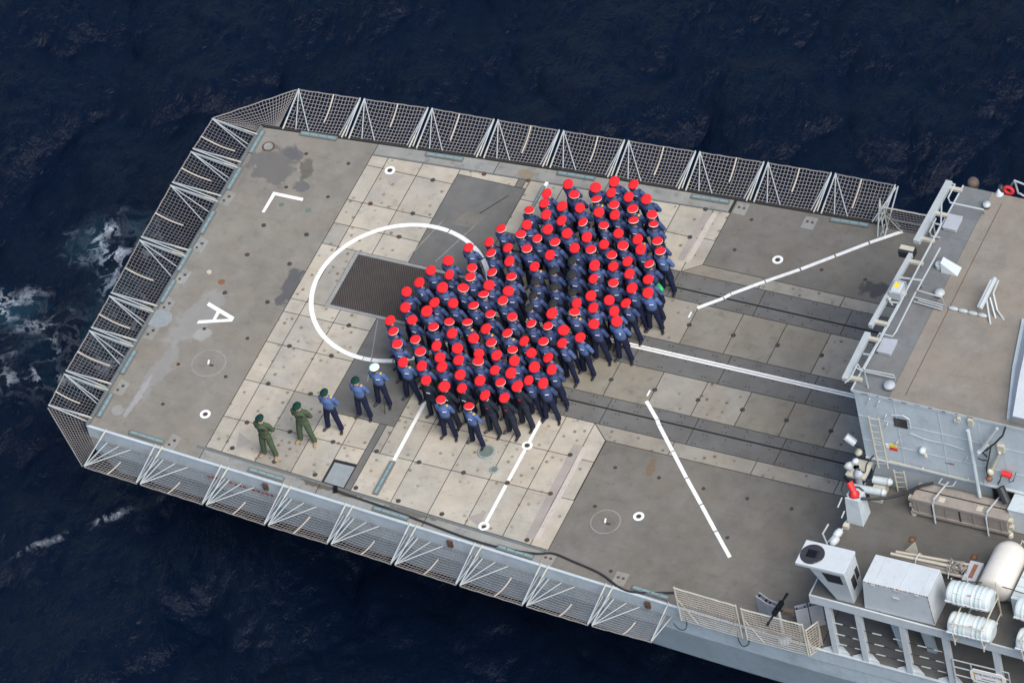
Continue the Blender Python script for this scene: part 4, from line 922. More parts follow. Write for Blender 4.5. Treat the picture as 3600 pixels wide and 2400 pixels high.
q = (21.581, -4.950, 4.523); MB().lathe([(0.08, -0.1), (0.10, 0.0), (0.05, 0.2)], q, (0, -0.4, 1), 12).build('lamp', 'tube_cream', br, smooth=True)
q = (21.524, -5.000, 4.311); MB().lathe([(0.09, -0.08), (0.10, 0.0), (0.06, 0.06)], q, (0, -0.5, 1), 12).build('lamp_base', 'orange_rust', br, smooth=True)
hr = thing('hose_nozzle', (22.052, -4.900, 4.523), 'red hose nozzle hung on the hangar side at the right', 'nozzle')
MB().rod((21.856, -4.820, 4.440), (22.146, -4.820, 4.412), 0.085, 10).build('body', 'red_gear', hr)
MB().tube([(21.815, -4.800, 4.302), (21.739, -4.800, 4.026), (21.661, -4.800, 3.874)], 0.022, 6).build('hose', 'rubber', hr)
MB().tube([(22.045, -4.800, 4.279), (22.028, -4.800, 4.060), (22.161, -4.800, 4.168), (22.296, -4.800, 4.589)], 0.015, 6).build('lanyard', 'rubber', hr)
dk = thing('side_locker', (21.969, -4.183, 2.500), 'tall pale locker cut by the right edge below the hangar nozzle', 'locker')
lx = 22.104
MB().box(lx, lx+1.6, HW-0.62, HW-0.002, PZ+0.003, 3.45).build('body', 'ship_white', dk, bevel=0.02)
MB().box(lx-0.01, lx+1.6, HW-0.64, HW-0.001, 3.452, 3.50).build('lid', 'ship_grey', dk, bevel=0.01)
vent = thing('dark_trunk', (21.776, -4.900, 3.273), 'black ribbed trunk leaning out of a dark opening beside the rack', 'trunk')
MB().box(21.381, 21.924+0.1, HW+0.02, HW+0.118, 2.6, 3.5).build('opening', 'black_gap', vent)
MB().rod((21.742, -4.850, 3.808), (21.985, -5.050, 3.456), 0.13, 10).build('trunk', 'rubber', vent)
pipe = thing('ledge_pipe', (18.9, HW-0.1, 3.55), 'thin cream pipe running along the hangar ledge', 'pipe')
MB().tube([(18.339, -4.800, 3.765), (19.364, -4.800, 3.730), (21.053, -4.800, 3.706)], 0.024, 6).build('run', 'tube_cream', pipe)
for q in ((19.350, -4.770, 3.716), (20.738, -4.770, 3.704)): MB().obox(q, 0.04, 0.06, 0.10).build('clip', 'ship_white', pipe)
tr = thing('towel_rail', (19.999, -4.800, 3.249), 'bent white bracket over the near left end of the rack', 'bracket')
MB().tube([(19.886, -4.720, 3.434), (19.842, -4.900, 3.414), (20.125, -4.950, 3.428), (20.306, -4.950, 3.490), (20.315, -4.720, 3.452)], 0.022, 6).build('tube', 'tube_white', tr)

# weld seams, foot rungs and small boxes on the hangar side
for z in (4.35, 5.4): MB().box(17.56, 26.8, HW-0.012, HW-0.001, z-0.012, z+0.012).build('weld_seam', 'ship_grey', hg)
for x in (18.75, 20.1, 21.3): MB().box(x-0.012, x+0.012, HW-0.011, HW-0.0005, 3.62, HZ-0.07).build('weld_seam', 'ship_grey', hg)
for a_, b_ in (((18.040, -4.750, 6.320), (17.914, -4.750, 6.031)), ((18.321, -4.750, 6.288), (18.207, -4.750, 6.015)), ((18.453, -4.750, 5.711), (18.366, -4.750, 5.508)), ((18.449, -4.750, 5.348), (18.372, -4.750, 5.161)), ((20.782, -4.750, 4.624), (20.689, -4.750, 4.430)), ((18.647, -4.750, 4.601), (18.588, -4.750, 4.481))):
    MB().tube([(a_[0], HW, a_[2]), (a_[0], HW-0.07, a_[2]), (b_[0], HW-0.07, b_[2]), (b_[0], HW, b_[2])], 0.014, 5).build('foot_rung', 'ship_white', hg)
for q, sx, sz in (((20.683, -4.720, 6.224), 0.16, 0.12), ((20.758, -4.720, 6.348), 0.10, 0.10), ((21.917, -4.720, 5.430), 0.22, 0.30)):
    MB().obox((q[0], HW-0.05, q[2]), sx, 0.10, sz).build('junction_box', 'tube_cream', hg, bevel=0.01)
for k in range(5):
    q = lerp((20.074, -4.690, 4.130), (20.301, -4.690, 4.143), k/4); MB().obox((q[0], HW-0.006, q[2]), 0.035, 0.012, 0.05).build('red_stencil', 'red_print', hg)
MB().tube(curve([(19.130, -4.730, 5.176), (19.635, -4.730, 5.057), (20.242, -4.730, 5.071), (20.750, -4.730, 4.990)]), 0.012, 5).build('conduit', 'ship_grey', hg)
gl = thing('raft_guard_line', (22.488, -7.928, 3.300), 'dark guard wire on stanchions running behind the life rafts', 'guard rail')
MB().tube(curve([(21.379, -8.114, 3.450), (21.923, -7.986, 3.400), (22.733, -7.917, 3.450), (23.637, -7.980, 3.450)]), 0.014, 6).build('wire', 'rubber', gl)
for q in ((22.733, -7.917, 3.450), (21.498, -8.089, 3.450)): MB().rod((q[0], q[1], PZ+0.003), (q[0], q[1], 3.5), 0.025, 6).build('stanchion', 'tube_cream', gl)
for dx in (0.35, 1.1, 1.75): MB().box(19.24+dx-0.01, 19.24+dx+0.01, -9.05, -8.10, 3.781, 3.787).build('lid_seam', 'ship_grey', st)
for dx in (0.3, 1.0, 1.65): MB().obox((19.24+dx, -9.095, 3.70), 0.12, 0.03, 0.05).build('hinge', 'tube_cream', st)
MB().obox((20.2, -9.10, 3.35), 0.20, 0.03, 0.035).build('handle', 'tube_white', st)
# ---- roof fittings
RZF = HZ+0.036
def hbar(p0, p1, w, h, label):
    t = thing('horizon_bar', tuple((Vector(p0)+Vector(p1))/2), label, 'light bar', 'white bars along the hangar roof edge')
    p0, p1 = Vector(p0), Vector(p1); d = p1-p0; ang = math.atan2(d.y, d.x)
    MB().obox((p0+p1)/2, d.length, w, h, ang).build('bar', 'tube_white', t, bevel=0.012)
    n = 3 if d.length > 1.8 else 2
    for k in range(n):
        c = p0+d*((k+0.12)/(n-0.76) if n > 1 else 0.5)
        c = p0+d*(0.08+0.84*k/(n-1))
        MB().obox((c.x+0.26, c.y, c.z-0.02), 0.42, 0.11, 0.09).build('bracket', 'tube_cream', t)
    return t
hbar((17.343, 3.266, 6.620), (17.279, 0.854, 6.620), 0.20, 0.16, 'thick white bar at the far end of the hangar roof edge')
hbar((17.302, 0.379, 6.620), (17.192, -2.464, 6.620), 0.13, 0.16, 'slim white bar in the middle of the hangar roof edge')
hbar((17.225, -2.719, 6.620), (17.234, -4.504, 6.620), 0.18, 0.16, 'rust chipped white bar at the near end of the hangar roof edge')
def rail(label, runs, r=0.026, cat='handrail', name='roof_handrail'):
    t = thing(name, runs[0][-1], label, cat, 'white handrails on the hangar roof')
    for pts in runs: MB().tube(pts, r, 6).build('tube', 'tube_white', t)
    return t
rail('long white handrail just inside the hangar roof edge bars', [[(17.712, 1.925, 7.300), (18.009, 1.131, 7.300), (17.977, -0.830, 7.300), (17.980, -2.101, 7.300), (17.905, -4.499, 7.300), (17.926, -4.495, 6.500)], [(17.581, -0.962, 7.200), (18.230, -0.935, 7.250), (18.024, -0.592, 6.500)], [(17.645, -1.930, 7.250), (17.961, -1.896, 7.250)], [(17.654, -3.938, 7.250), (17.929, -3.958, 7.300)]])
rail('white handrail looping back over the middle of the hangar roof', [[(18.269, 0.378, 7.200), (18.222, -1.280, 7.200), (19.008, -1.334, 7.200), (18.901, -1.065, 6.500)], [(18.079, -1.105, 6.900), (18.037, -1.359, 6.800), (18.043, -2.571, 6.800), (18.016, -2.765, 6.800), (17.614, -2.759, 6.800), (17.467, -2.797, 6.500)]])
rail('pair of low white pipes across the middle of the hangar roof', [[(18.027, -1.149, 6.700), (18.937, -1.202, 6.700)], [(18.151, -1.191, 6.650), (18.931, -1.247, 6.650)], [(18.020, -1.228, 6.600), (18.917, -1.295, 6.600)]], 0.02, 'pipe', 'roof_pipes')
rail('pair of thin white pipes near the near corner of the hangar roof', [[(17.482, -4.058, 6.900), (17.561, -4.089, 6.750), (18.547, -4.014, 6.700), (18.546, -3.990, 6.500)], [(17.431, -4.116, 6.800), (17.590, -4.113, 6.700), (18.565, -4.073, 6.650)], [(17.309, -4.662, 6.700), (17.427, -4.509, 6.750), (17.482, -4.080, 6.900)]], 0.02, 'pipe', 'roof_pipes')
rail('white handrail at the far end of the hangar roof', [[(17.631, 2.844, 7.100), (17.738, 2.840, 7.100), (17.737, 2.308, 7.100), (17.861, 2.151, 7.100), (18.840, 2.235, 7.000), (18.707, 2.534, 6.500)]])
rail('bent white handrail beside the far thick bar', [[(17.603, 1.632, 6.900), (17.618, 1.108, 6.900), (17.733, 0.972, 6.900), (17.814, 1.305, 6.500)], [(17.659, 1.445, 6.900), (17.833, 1.449, 6.900)]])
def fit(name, label, cat, loc): return thing(name, loc, label, cat)
t = fit('junction_box', 'dark box with pale top hung off the hangar roof edge', 'box', (16.982, 0.749, 6.300)); q = (17.011, 0.715, 6.420)
MB().obox((q[0], q[1], q[2]-0.14), 0.46, 0.30, 0.26).build('case', 'rubber', t, bevel=0.02); MB().obox((q[0], q[1]+0.02, q[2]+0.0), 0.42, 0.16, 0.03).build('top_plate', 'tube_cream', t)
t = fit('stern_lamp', 'white lamp housing with a yellow label on the roof edge bar', 'lamp', (17.440, -0.959, 6.600)); q = (17.491, -1.058, 6.750)
MB().obox((q[0], q[1], q[2]), 0.30, 0.40, 0.34).build('housing', 'ship_white', t, bevel=0.04); MB().obox((q[0]-0.02, q[1]+0.02, q[2]+0.172), 0.13, 0.20, 0.006).build('label_plate', 'yellow', t)
for dy in (-0.22, 0.22): MB().obox((q[0], q[1]+dy, q[2]-0.02), 0.34, 0.05, 0.30).build('cheek', 'tube_white', t)
t = fit('stern_lamp_stay', 'small white lamp bracket under the yellow labelled housing', 'bracket', (17.383, -1.351, 6.500))
MB().tube([(17.411, -1.491, 6.750), (17.445, -1.467, 6.550), (17.386, -1.314, 6.300)], 0.03, 6).build('stay', 'tube_white', t); MB().lathe([(0.05, 0), (0.06, 0.05), (0.03, 0.09)], (17.395, -1.473, 6.750), (0, 0, 1), 10).build('bulb', 'tube_cream', t)
t = fit('winch_bracket', 'white triangular bracket standing on the hangar roof', 'bracket', (18.587, 0.235, 6.500)); q = (18.587, 0.235, 6.500)
MB().add([(q[0]-0.25, q[1]-0.17, RZF), (q[0]+0.25, q[1]-0.17, RZF), (q[0]+0.25, q[1]+0.17, RZF), (q[0]-0.25, q[1]+0.17, RZF), (q[0]-0.25, q[1]-0.12, RZF+0.36), (q[0]-0.25, q[1]+0.12, RZF+0.36)], [(0,3,2,1), (0,4,5,3), (1,2,5,4), (0,1,4), (2,3,5)]).build('wedge', 'ship_white', t)
MB().lathe([(0.10, 0), (0.12, 0.02), (0.12, 0.16), (0.10, 0.18)], (q[0]-0.36, q[1], RZF), (0, 0, 1), 14).build('drum', 'tube_white', t)
for lab, q, r, mt in (('pale mushroom vent in the middle of the hangar roof', (18.636, -0.753, 6.550), 0.15, 'tube_white'), ('dark mushroom vent by the near corner of the hangar roof', (18.530, -4.344, 6.550), 0.17, 'shield_grey'), ('pale round vent at the far end of the hangar roof', (18.704, 2.736, 6.550), 0.12, 'tube_white')):
    t = fit('mushroom_vent', lab, 'vent', (q[0], q[1], RZF)); t['group'] = 'mushroom vents on the hangar roof'
    MB().lathe([(r*0.7, 0), (r*0.7, 0.10)], (q[0], q[1], RZF+0.001), n=16).build('neck', 'rust_ring', t); MB().lathe([(r, 0.10), (r*1.02, 0.14), (r*0.8, 0.19), (0.0, 0.21)], (q[0], q[1], RZF), n=20).build('cap', mt, t, smooth=True)
for lab, q in (('flat grey roof locker near the far end of the hangar', (18.003, 1.841, 6.550)), ('flat grey roof locker near the near end of the hangar', (17.924, -3.008, 6.550))):
    t = fit('roof_locker', lab, 'locker', (q[0], q[1], RZF)); t['group'] = 'flat lockers on the hangar roof'
    MB().box(q[0]-0.20, q[0]+0.20, q[1]-0.26, q[1]+0.26, RZF+0.001, RZF+0.12).build('body', 'shield_grey', t, bevel=0.015); MB().box(q[0]-0.22, q[0]+0.22, q[1]-0.28, q[1]+0.28, RZF+0.122, RZF+0.15).build('lid', 'shield_grey', t, bevel=0.01)
for k in range(4):
    q = lerp((19.187, -1.128, 6.500), (20.085, -1.139, 6.500), k/3)
    t = fit('chock', 'white oval chock on the hangar roof, %s from the left in a row of four' % ORD[k+1], 'chock', (q[0], q[1], RZF)); t['group'] = 'row of white chocks on the hangar roof'
    MB().lathe([(0.12, 0), (0.13, 0.04), (0.10, 0.09), (0.0, 0.10)], (q[0], q[1], RZF+0.001), n=16, sx=1.25, sy=0.5).build('body', 'tube_white', t, smooth=True)
t = fit('ramp_frame', 'white inclined beam on legs standing on the hangar roof', 'frame', (20.077, -0.788, 6.500))
MB().rod((20.154, -0.179, 7.100), (20.072, -1.204, 6.900), 0.075, 8).build('beam', 'tube_white', t); MB().rod((20.080, -0.278, 7.100), (19.998, -1.170, 6.900), 0.04, 8).build('beam', 'ship_white', t)
for a, bb in (((20.115, -0.806, 6.900), (20.404, -1.357, 6.500)), ((20.189, -0.730, 6.900), (20.459, -1.099, 6.500)), ((20.275, -0.223, 7.100), (20.224, -0.554, 6.900)), ((20.224, -0.554, 6.900), (20.439, -0.886, 6.600)), ((20.439, -0.886, 6.600), (20.720, -1.102, 6.500))): MB().rod(a, bb, 0.03, 6).build('leg', 'tube_white', t)
t = fit('roof_barrel', 'dark round float beyond the far roof edge', 'float', (17.869, 3.710, 6.300)); q = (17.846, 3.739, 6.200)
MB().lathe([(0.14, -0.15), (0.17, -0.05), (0.17, 0.08), (0.12, 0.16), (0.0, 0.18)], q, (0, 0, 1), 18).build('body', 'ammo_brown', t, smooth=True); MB().lathe([(0.175, -0.02), (0.18, 0.0), (0.175, 0.02)], q, (0, 0, 1), 18).build('band', 'rubber', t)
MB().rod((q[0], q[1], q[2]-0.15), (q[0], 3.29, 5.6), 0.04, 6).build('arm', 'ship_grey', t)
t = fit('lifebuoy_station', 'red lifebuoy with white and black gear at the far right roof edge', 'lifebuoy', (18.981, 3.470, 6.500)); q = (19.129, 3.393, 6.750)
m = MB(); 
for k in range(18):
    a0, a1 = 2*math.pi*k/18, 2*math.pi*(k+1)/18
    m.rod((q[0]+0.13*math.cos(a0), q[1], q[2]-0.08+0.13*math.sin(a0)), (q[0]+0.13*math.cos(a1), q[1], q[2]-0.08+0.13*math.sin(a1)), 0.05, 8)
m.build('ring', 'red_gear', t, smooth=True)
q = (18.890, 3.398, 6.600); MB().lathe([(0.06, 0), (0.10, 0.1), (0.07, 0.28)], (q[0], q[1], RZF), n=12).build('smoke_float', 'rubber', t, smooth=True); q = (18.853, 3.320, 6.550); MB().lathe([(0.02, 0.2), (0.13, 0.0)][::-1], (q[0], q[1], RZF+0.001), n=12).build('cone', 'ship_white', t)
rail('white rail frame at the far right corner of the roof', [[(19.056, 3.684, 6.500), (19.346, 3.434, 7.100), (19.658, 3.374, 7.100)], [(19.346, 3.434, 7.100), (19.369, 3.488, 6.500)], [(19.538, 3.257, 6.800), (19.711, 3.192, 6.800)]], 0.03)
# forward deckhouse cut by the right edge
dh = thing('deckhouse', (24, -2, HZ), 'white deckhouse with sloping blue shaded face at the right edge of the roof', 'deckhouse')
B_ = [(22.191, -4.527), (21.670, -2.748), (21.283, -0.997), (26.8, 0.5), (26.8, HW+0.05)]
T_ = [(22.485, -4.795), (22.156, -3.466), (21.727, -1.409), (26.8, 0.3), (26.8, -4.795)]
MB().prism(B_, RZF+0.002, 7.1, top=T_).build('house', 'ship_white', dh)
MB().prism([(x-0.05 if i < 3 else x, y) for i, (x, y) in enumerate(B_)], RZF+0.001, RZF+0.10).build('base_strip', 'ship_grey', dh)

# ---- fittings at the aft corner of the hangar
cf = thing('loudhailer_bracket', (17.3, -5.0, 3.3), 'cluster of white floodlights and loudhailers on a stained bracket at the hangar corner', 'floodlights')
MB().box(17.15, 17.75, -5.35, -4.70, 3.32, 3.40).build('shelf', 'tube_cream', cf)
MB().rod((17.35, -5.0, 2.2), (17.35, -5.0, 3.4), 0.09, 10).build('column', 'ship_grey', cf)
MB().rod((16.933, -4.546, 4.100), (17.201, -4.558, 3.900), 0.115, 14).build('floodlight', 'ship_white', cf, smooth=False)
MB().lathe([(0.05, -0.14), (0.13, 0.0), (0.13, 0.08), (0.02, 0.12)], (17.262, -5.252, 3.700), (-0.6, 0.3, 0.6), 18).build('loudhailer', 'tube_white', cf, smooth=True)
MB().lathe([(0.04, -0.12), (0.10, 0.0), (0.10, 0.06), (0.02, 0.10)], (17.430, -5.115, 3.800), (-0.2, 0.1, 0.9), 18).build('lamp', 'ship_white', cf, smooth=True)
MB().lathe([(0.06, -0.2), (0.17, 0.0), (0.15, 0.1), (0.02, 0.14)], (17.521, -5.213, 3.400), (-0.5, -0.2, 0.8), 18).build('loudhailer', 'shield_grey', cf, smooth=True)
MB().lathe([(0.05, -0.1), (0.12, 0.0), (0.10, 0.08)], (17.354, -4.701, 3.700), (-0.4, -0.3, 0.8), 14).build('lamp', 'tube_cream', cf, smooth=True)
for pts in ([(17.431, -4.064, 3.900), (17.562, -4.400, 3.800), (17.547, -4.559, 3.600), (17.449, -4.751, 3.600), (17.331, -4.676, 3.600)], [(17.489, -5.176, 3.600), (17.701, -5.192, 3.500), (17.681, -4.957, 3.600), (17.802, -4.681, 3.700)], [(17.608, -5.319, 3.400), (17.874, -5.253, 3.300), (17.893, -5.050, 3.400), (17.889, -4.833, 3.500)], [(17.213, -4.609, 3.900), (17.492, -4.607, 3.700), (17.598, -4.544, 3.700)]):
    MB().tube(curve(pts), 0.022, 6).build('cable', 'rubber', cf)
gc = thing('gas_bottles', (18.038, -5.162, 2.500), 'two grey gas bottles with white caps lying at the foot of the hangar', 'gas bottles')
for a, bb in (((17.794, -4.954, 2.950), (18.238, -4.923, 2.950)), ((17.355, -5.387, 2.950), (18.211, -5.334, 2.950))):
    MB().rod(a, bb, 0.115, 14).build('bottle', 'ship_grey', gc)
    d = (Vector(bb)-Vector(a)).normalized(); MB().lathe([(0.118, 0), (0.12, 0.06), (0.06, 0.13), (0.0, 0.14)], bb, tuple(d), 14).build('cap', 'ship_white', gc, smooth=True)
MB().box(17.979-0.15, 17.979+0.2, -5.343-0.05, -5.343+0.5, PZ+0.003, 2.83).build('cradle', 'tube_cream', gc)
q = (17.752, -6.192, 2.500)
pd = thing('pedestal', (q[0], q[1], PZ), 'pale grey tapered pedestal box at the aft edge of the side deck', 'pedestal')
MB().prism([(q[0]-0.26, q[1]-0.14), (q[0]+0.24, q[1]-0.14), (q[0]+0.24, q[1]+0.42), (q[0]-0.26, q[1]+0.42)], PZ+0.003, PZ+0.98, top=[(q[0]-0.26, q[1]-0.02), (q[0]+0.16, q[1]-0.02), (q[0]+0.20, q[1]+0.36), (q[0]-0.26, q[1]+0.40)]).build('body', 'ship_grey', pd, bevel=0.012)
MB().obox((q[0]-0.22, q[1]-0.30, PZ+0.07), 0.16, 0.14, 0.13).build('foot_block', 'tube_cream', pd)
for a, bb in (((17.378, -6.157, 3.400), (17.356, -6.458, 3.300)), ((17.461, -6.301, 3.000), (17.430, -6.496, 2.900))): MB().rod(a, bb, 0.022, 6).build('grip', 'tube_white', pd)
hy = thing('fire_monitor', (q[0]-0.05, q[1]+0.15, PZ+0.98), 'bright red fire monitor on top of the grey pedestal', 'fire monitor')
z = PZ+0.982
MB().lathe([(0.14, 0), (0.16, 0.03), (0.10, 0.08), (0.07, 0.20)], (q[0]-0.03, q[1]+0.16, z), n=16).build('base', 'red_gear', hy, smooth=True)
MB().rod((q[0]-0.05, q[1]+0.18, z+0.16), (q[0]-0.20, q[1]+0.30, z+0.36), 0.10, 12).build('barrel', 'red_gear', hy)
MB().rod((q[0]-0.20, q[1]+0.30, z+0.36), (q[0]-0.38, q[1]+0.42, z+0.42), 0.05, 10).build('nozzle', 'gun_metal', hy)
MB().tube([(q[0]-0.36, q[1]+0.38, z+0.40), (q[0]-0.42, q[1]+0.15, z+0.1), (q[0]-0.30, q[1]+0.05, z-0.05), (q[0]-0.2, q[1]+0.03, z+0.05)], 0.025, 6).build('cable', 'rubber', hy)
hs = thing('fire_hose', (q[0]+0.8, q[1]+0.3, 3.3), 'black hose slung from the red monitor along the hangar to the rack', 'hose')
MB().tube(curve([(17.719, -6.144, 3.500), (18.020, -6.014, 3.400), (18.368, -5.827, 3.300), (18.710, -5.609, 3.250), (19.064, -5.387, 3.300), (19.393, -5.181, 3.450), (19.738, -5.004, 3.500)]), 0.045, 8).build('hose', 'rubber', hs)
MB().tube([(17.589, -5.855, 3.600), (17.750, -5.744, 3.500), (17.875, -5.763, 3.400), (17.907, -5.853, 3.300)], 0.03, 8).build('loop', 'rubber', hs)
fl = thing('fender_rail', (17.256, -7.128, 2.500), 'small white rail frame with two white floats at the aft edge of the side deck', 'rail')
MB().tube([(17.200, -6.887, 3.000), (17.174, -7.251, 3.000), (17.299, -7.308, 2.600)], 0.028, 6).build('tube', 'tube_white', fl); MB().rod((17.455, -7.160, 2.900), (17.303, -7.284, 2.700), 0.022, 6).build('tube', 'tube_white', fl)
for q in ((17.484, -6.938, 2.750), (17.493, -7.216, 2.750)): MB().lathe([(0.02, -0.17), (0.10, -0.12), (0.12, 0), (0.10, 0.12), (0.02, 0.17)], q, (0.3, 0.9, 0.1), 14).build('float', 'ship_white', fl, smooth=True)

# ------------------------------------------------------------------ machine gun and shields
def shield(label, segs, h=0.92):
    t = thing('gun_shield', segs[0][0], label, 'gun shield', 'ballistic shields round the gun')
    for a, bb in segs:
        a, bb = Vector(a), Vector(bb); d = bb-a; ang = math.atan2(d.y, d.x); c = (a+bb)/2
        MB().obox((c.x, c.y, 0.01+h/2), d.length*0.97, 0.035, h, ang).build('panel', 'shield_grey', t, bevel=0.006)
        n = Vector((-math.sin(ang), math.cos(ang), 0))
        MB().obox((c.x+n.x*0.13, c.y+n.y*0.13, h-0.02), d.length*0.90, 0.03, 0.12, ang).build('rear_flange', 'shield_grey', t)
        for s in (-0.32, 0.32): MB().obox((c.x+n.x*0.07+s*d.x, c.y+n.y*0.07+s*d.y, h-0.03), 0.04, 0.12, 0.05, ang).build('hinge', 'gun_metal', t)
    return t
shield('grey folding gun shield to the left of the machine gun', [((15.274, -8.404, 0.000), (15.662, -8.571, 0.000)), ((15.673, -8.578, 0.000), (16.072, -8.644, 0.000))])
shield('grey folding gun shield to the right of the machine gun', [((16.575, -8.604, 0.000), (16.893, -8.391, 0.000)), ((16.905, -8.377, 0.000), (17.234, -8.151, 0.000))])
g0 = (16.288, -8.787, 1.400)
gun = thing('machine_gun', (g0[0], g0[1], 0), 'black machine gun on a post with a brown ammunition box', 'machine gun')
a, bb = Vector((16.381, -8.487, 1.500)), Vector((16.236, -9.570, 1.420))
d = (bb-a).normalized()
MB().rod(a, a+d*0.30, 0.045, 8, 0.03).build('butt', 'gun_metal', gun); c = a+d*0.55
MB().obox(c, 0.50, 0.12, 0.16, math.atan2(d.y, d.x)).build('receiver', 'gun_metal', gun, bevel=0.01)
MB().rod(a+d*0.75, bb, 0.03, 8).build('barrel', 'gun_metal', gun); MB().rod(bb, bb+d*0.08, 0.045, 8).build('flash_hider', 'gun_metal', gun)
MB().obox(c+Vector((0.02, 0.0, 0.10)), 0.22, 0.05, 0.06, math.atan2(d.y, d.x)).build('top_cover', 'gun_metal', gun)
MB().rod((c.x, c.y, 0.004), (c.x, c.y, c.z-0.05), 0.05, 10).build('post', 'ship_grey', gun); MB().lathe([(0.20, 0.002), (0.19, 0.03), (0.07, 0.06)], (c.x, c.y, 0), n=18).build('foot', 'ship_grey', gun)
q = (16.592, -8.967, 1.350); MB().obox((q[0], q[1], 1.32), 0.30, 0.15, 0.19, 0.05).build('ammunition_box', 'ammo_brown', gun, bevel=0.01)
MB().rod((c.x+0.05, c.y, c.z-0.08), (q[0], q[1], 1.26), 0.03, 6).build('box_arm', 'gun_metal', gun)
# loose cables at the hull side and the hose along the near margin
for lab, pts in (('thin black cable loop hanging below the left raised net', [(12.845, -9.168, -0.300), (12.919, -9.094, -0.600), (13.031, -8.991, -0.750), (13.150, -8.967, -0.500), (13.151, -8.972, -0.100)]), ('thin black cable loop hanging below the right raised net', [(14.717, -8.835, -0.100), (14.789, -9.024, -0.500), (14.885, -9.019, -0.800), (15.055, -8.964, -0.700), (15.098, -8.961, -0.400)])):
    t = thing('cable_loop', pts[0], lab, 'cable', 'cable loops on the hull'); MB().tube(curve(pts), 0.014, 6).build('cable', 'rubber', t)
t = thing('deck_hose', (4.607, -8.235, 0.030), 'long dark hose lying along the near margin of the deck', 'hose')
pts = [(1.364, -7.634, 0.030), (1.766, -7.697, 0.030), (2.837, -7.801, 0.030), (4.510, -8.019, 0.030), (5.878, -8.198, 0.030), (7.004, -8.256, 0.030), (8.061, -8.168, 0.030), (8.585, -8.015, 0.030), (9.317, -8.131, 0.030), (10.210, -8.309, 0.030), (10.980, -8.631, 0.030), (11.530, -8.654, 0.030), (12.572, -8.359, 0.030)]
MB().tube(curve(pts), 0.038, 6).build('hose', 'rubber', t); q = pts[0]; MB().obox((q[0], q[1], 0.06), 0.12, 0.2, 0.10, 0.4).build('coupling', 'gun_metal', t)

# ------------------------------------------------------------------ people
def capsule_prims(bowed, stance, lean):
    """(kind, data, material slot): tapered capsules and ellipsoids that the body surface is grown over; front is -Y"""
    P = []
    def cap(a, b, r0, r1, s): P.append(('c', (Vector(a), Vector(b), r0, r1), s))
    def ell(c, r, s, rot=0.0): P.append(('e', (Vector(c), Vector(r), rot), s))
    SK, SH, TR, BO, HA = 0, 1, 2, 3, 4
    w = stance
    for s in (-1, 1):
        hip = (s*0.095, 0.0, 0.92); knee = (s*(0.085+w*0.55), -0.015, 0.50); ank = (s*(0.07+w), 0.02, 0.12)
        cap(hip, knee, 0.108, 0.088, TR); cap(knee, ank, 0.088, 0.078, TR); cap(ank, (ank[0], ank[1]-0.005, 0.09), 0.078, 0.080, TR)
        toe = Vector((s*0.32, -0.95, 0)).normalized()
        heel = Vector((ank[0], ank[1]+0.02, 0.045)); cap(heel, heel+toe*0.20, 0.044, 0.040, BO); cap(heel+Vector((0, 0, 0.01)), (ank[0], ank[1], 0.13), 0.05, 0.05, BO)
        ell(heel+toe*0.19+Vector((0, 0, -0.005)), (0.046, 0.055, 0.034), BO)
        sh = (s*0.200, 0.005, 1.400); el = (s*0.258, 0.092, 1.130); wr = (s*0.085, 0.170, 0.975)
        cap(sh, el, 0.078, 0.064, SH); cap(el, lerp(el, wr, 0.45), 0.064, 0.052, SH); cap(lerp(el, wr, 0.4), wr, 0.045, 0.033, SK)
        # hand folded behind the back: palm, four fingers and a thumb
        pm = Vector((s*0.02, 0.185, 0.925)); ell(pm, (0.045, 0.022, 0.048), SK)
        for k in range(4):
            base = pm+Vector((-s*0.035, 0.006, 0.028-k*0.019)); cap(base, base+Vector((-s*0.035, 0.012, -0.01)), 0.011, 0.010, SK); cap(base+Vector((-s*0.035, 0.012, -0.01)), base+Vector((-s*0.055, -0.004, -0.02)), 0.010, 0.009, SK)
        cap(pm+Vector((s*0.01, 0.0, 0.035)), pm+Vector((-s*0.03, 0.02, 0.06)), 0.012, 0.010, SK)
    ell((0, 0.0, 0.945), (0.178, 0.125, 0.12), TR); ell((0, 0.0, 1.06), (0.172, 0.125, 0.11), SH)
    ell((0, -0.005, 1.16), (0.182, 0.132, 0.15), SH); ell((0, -0.008, 1.30), (0.205, 0.138, 0.165), SH)
    cap((-0.175, 0.005, 1.410), (0.175, 0.005, 1.410), 0.074, 0.074, SH); cap((-0.07, 0.01, 1.45), (0.07, 0.01, 1.45), 0.062, 0.062, SH)
    hp = Vector((0, 0.005, 1.53)); q = Matrix.Rotation(bowed, 3, 'X')
    H = lambda x, y, z: hp + q @ Vector((x, y, z))
    cap((0, 0.01, 1.44), tuple(H(0, 0, 0.03)), 0.058, 0.055, SK)
    ell(H(0, -0.018, 0.125), (0.074, 0.093, 0.108), SK, bowed); ell(H(0, -0.05, 0.055), (0.052, 0.055, 0.055), SK, bowed)
    ell(H(0, 0.012, 0.135), (0.079, 0.088, 0.092), HA, bowed)
    cap(H(0, -0.106, 0.122), H(0, -0.124, 0.092), 0.010, 0.015, SK)                       # nose
    cap(H(-0.02, -0.102, 0.055), H(0.02, -0.102, 0.055), 0.009, 0.009, SK)                # lips
    for s in (-1, 1):
        ell(H(s*0.078, 0.0, 0.105), (0.012, 0.022, 0.034), SK, bowed); cap(H(s*0.015, -0.098, 0.135), H(s*0.05, -0.085, 0.137), 0.011, 0.009, SK)   # ear, brow
        ell(H(s*0.032, -0.094, 0.117), (0.014, 0.008, 0.008), HA, bowed)                  # eye
    return P
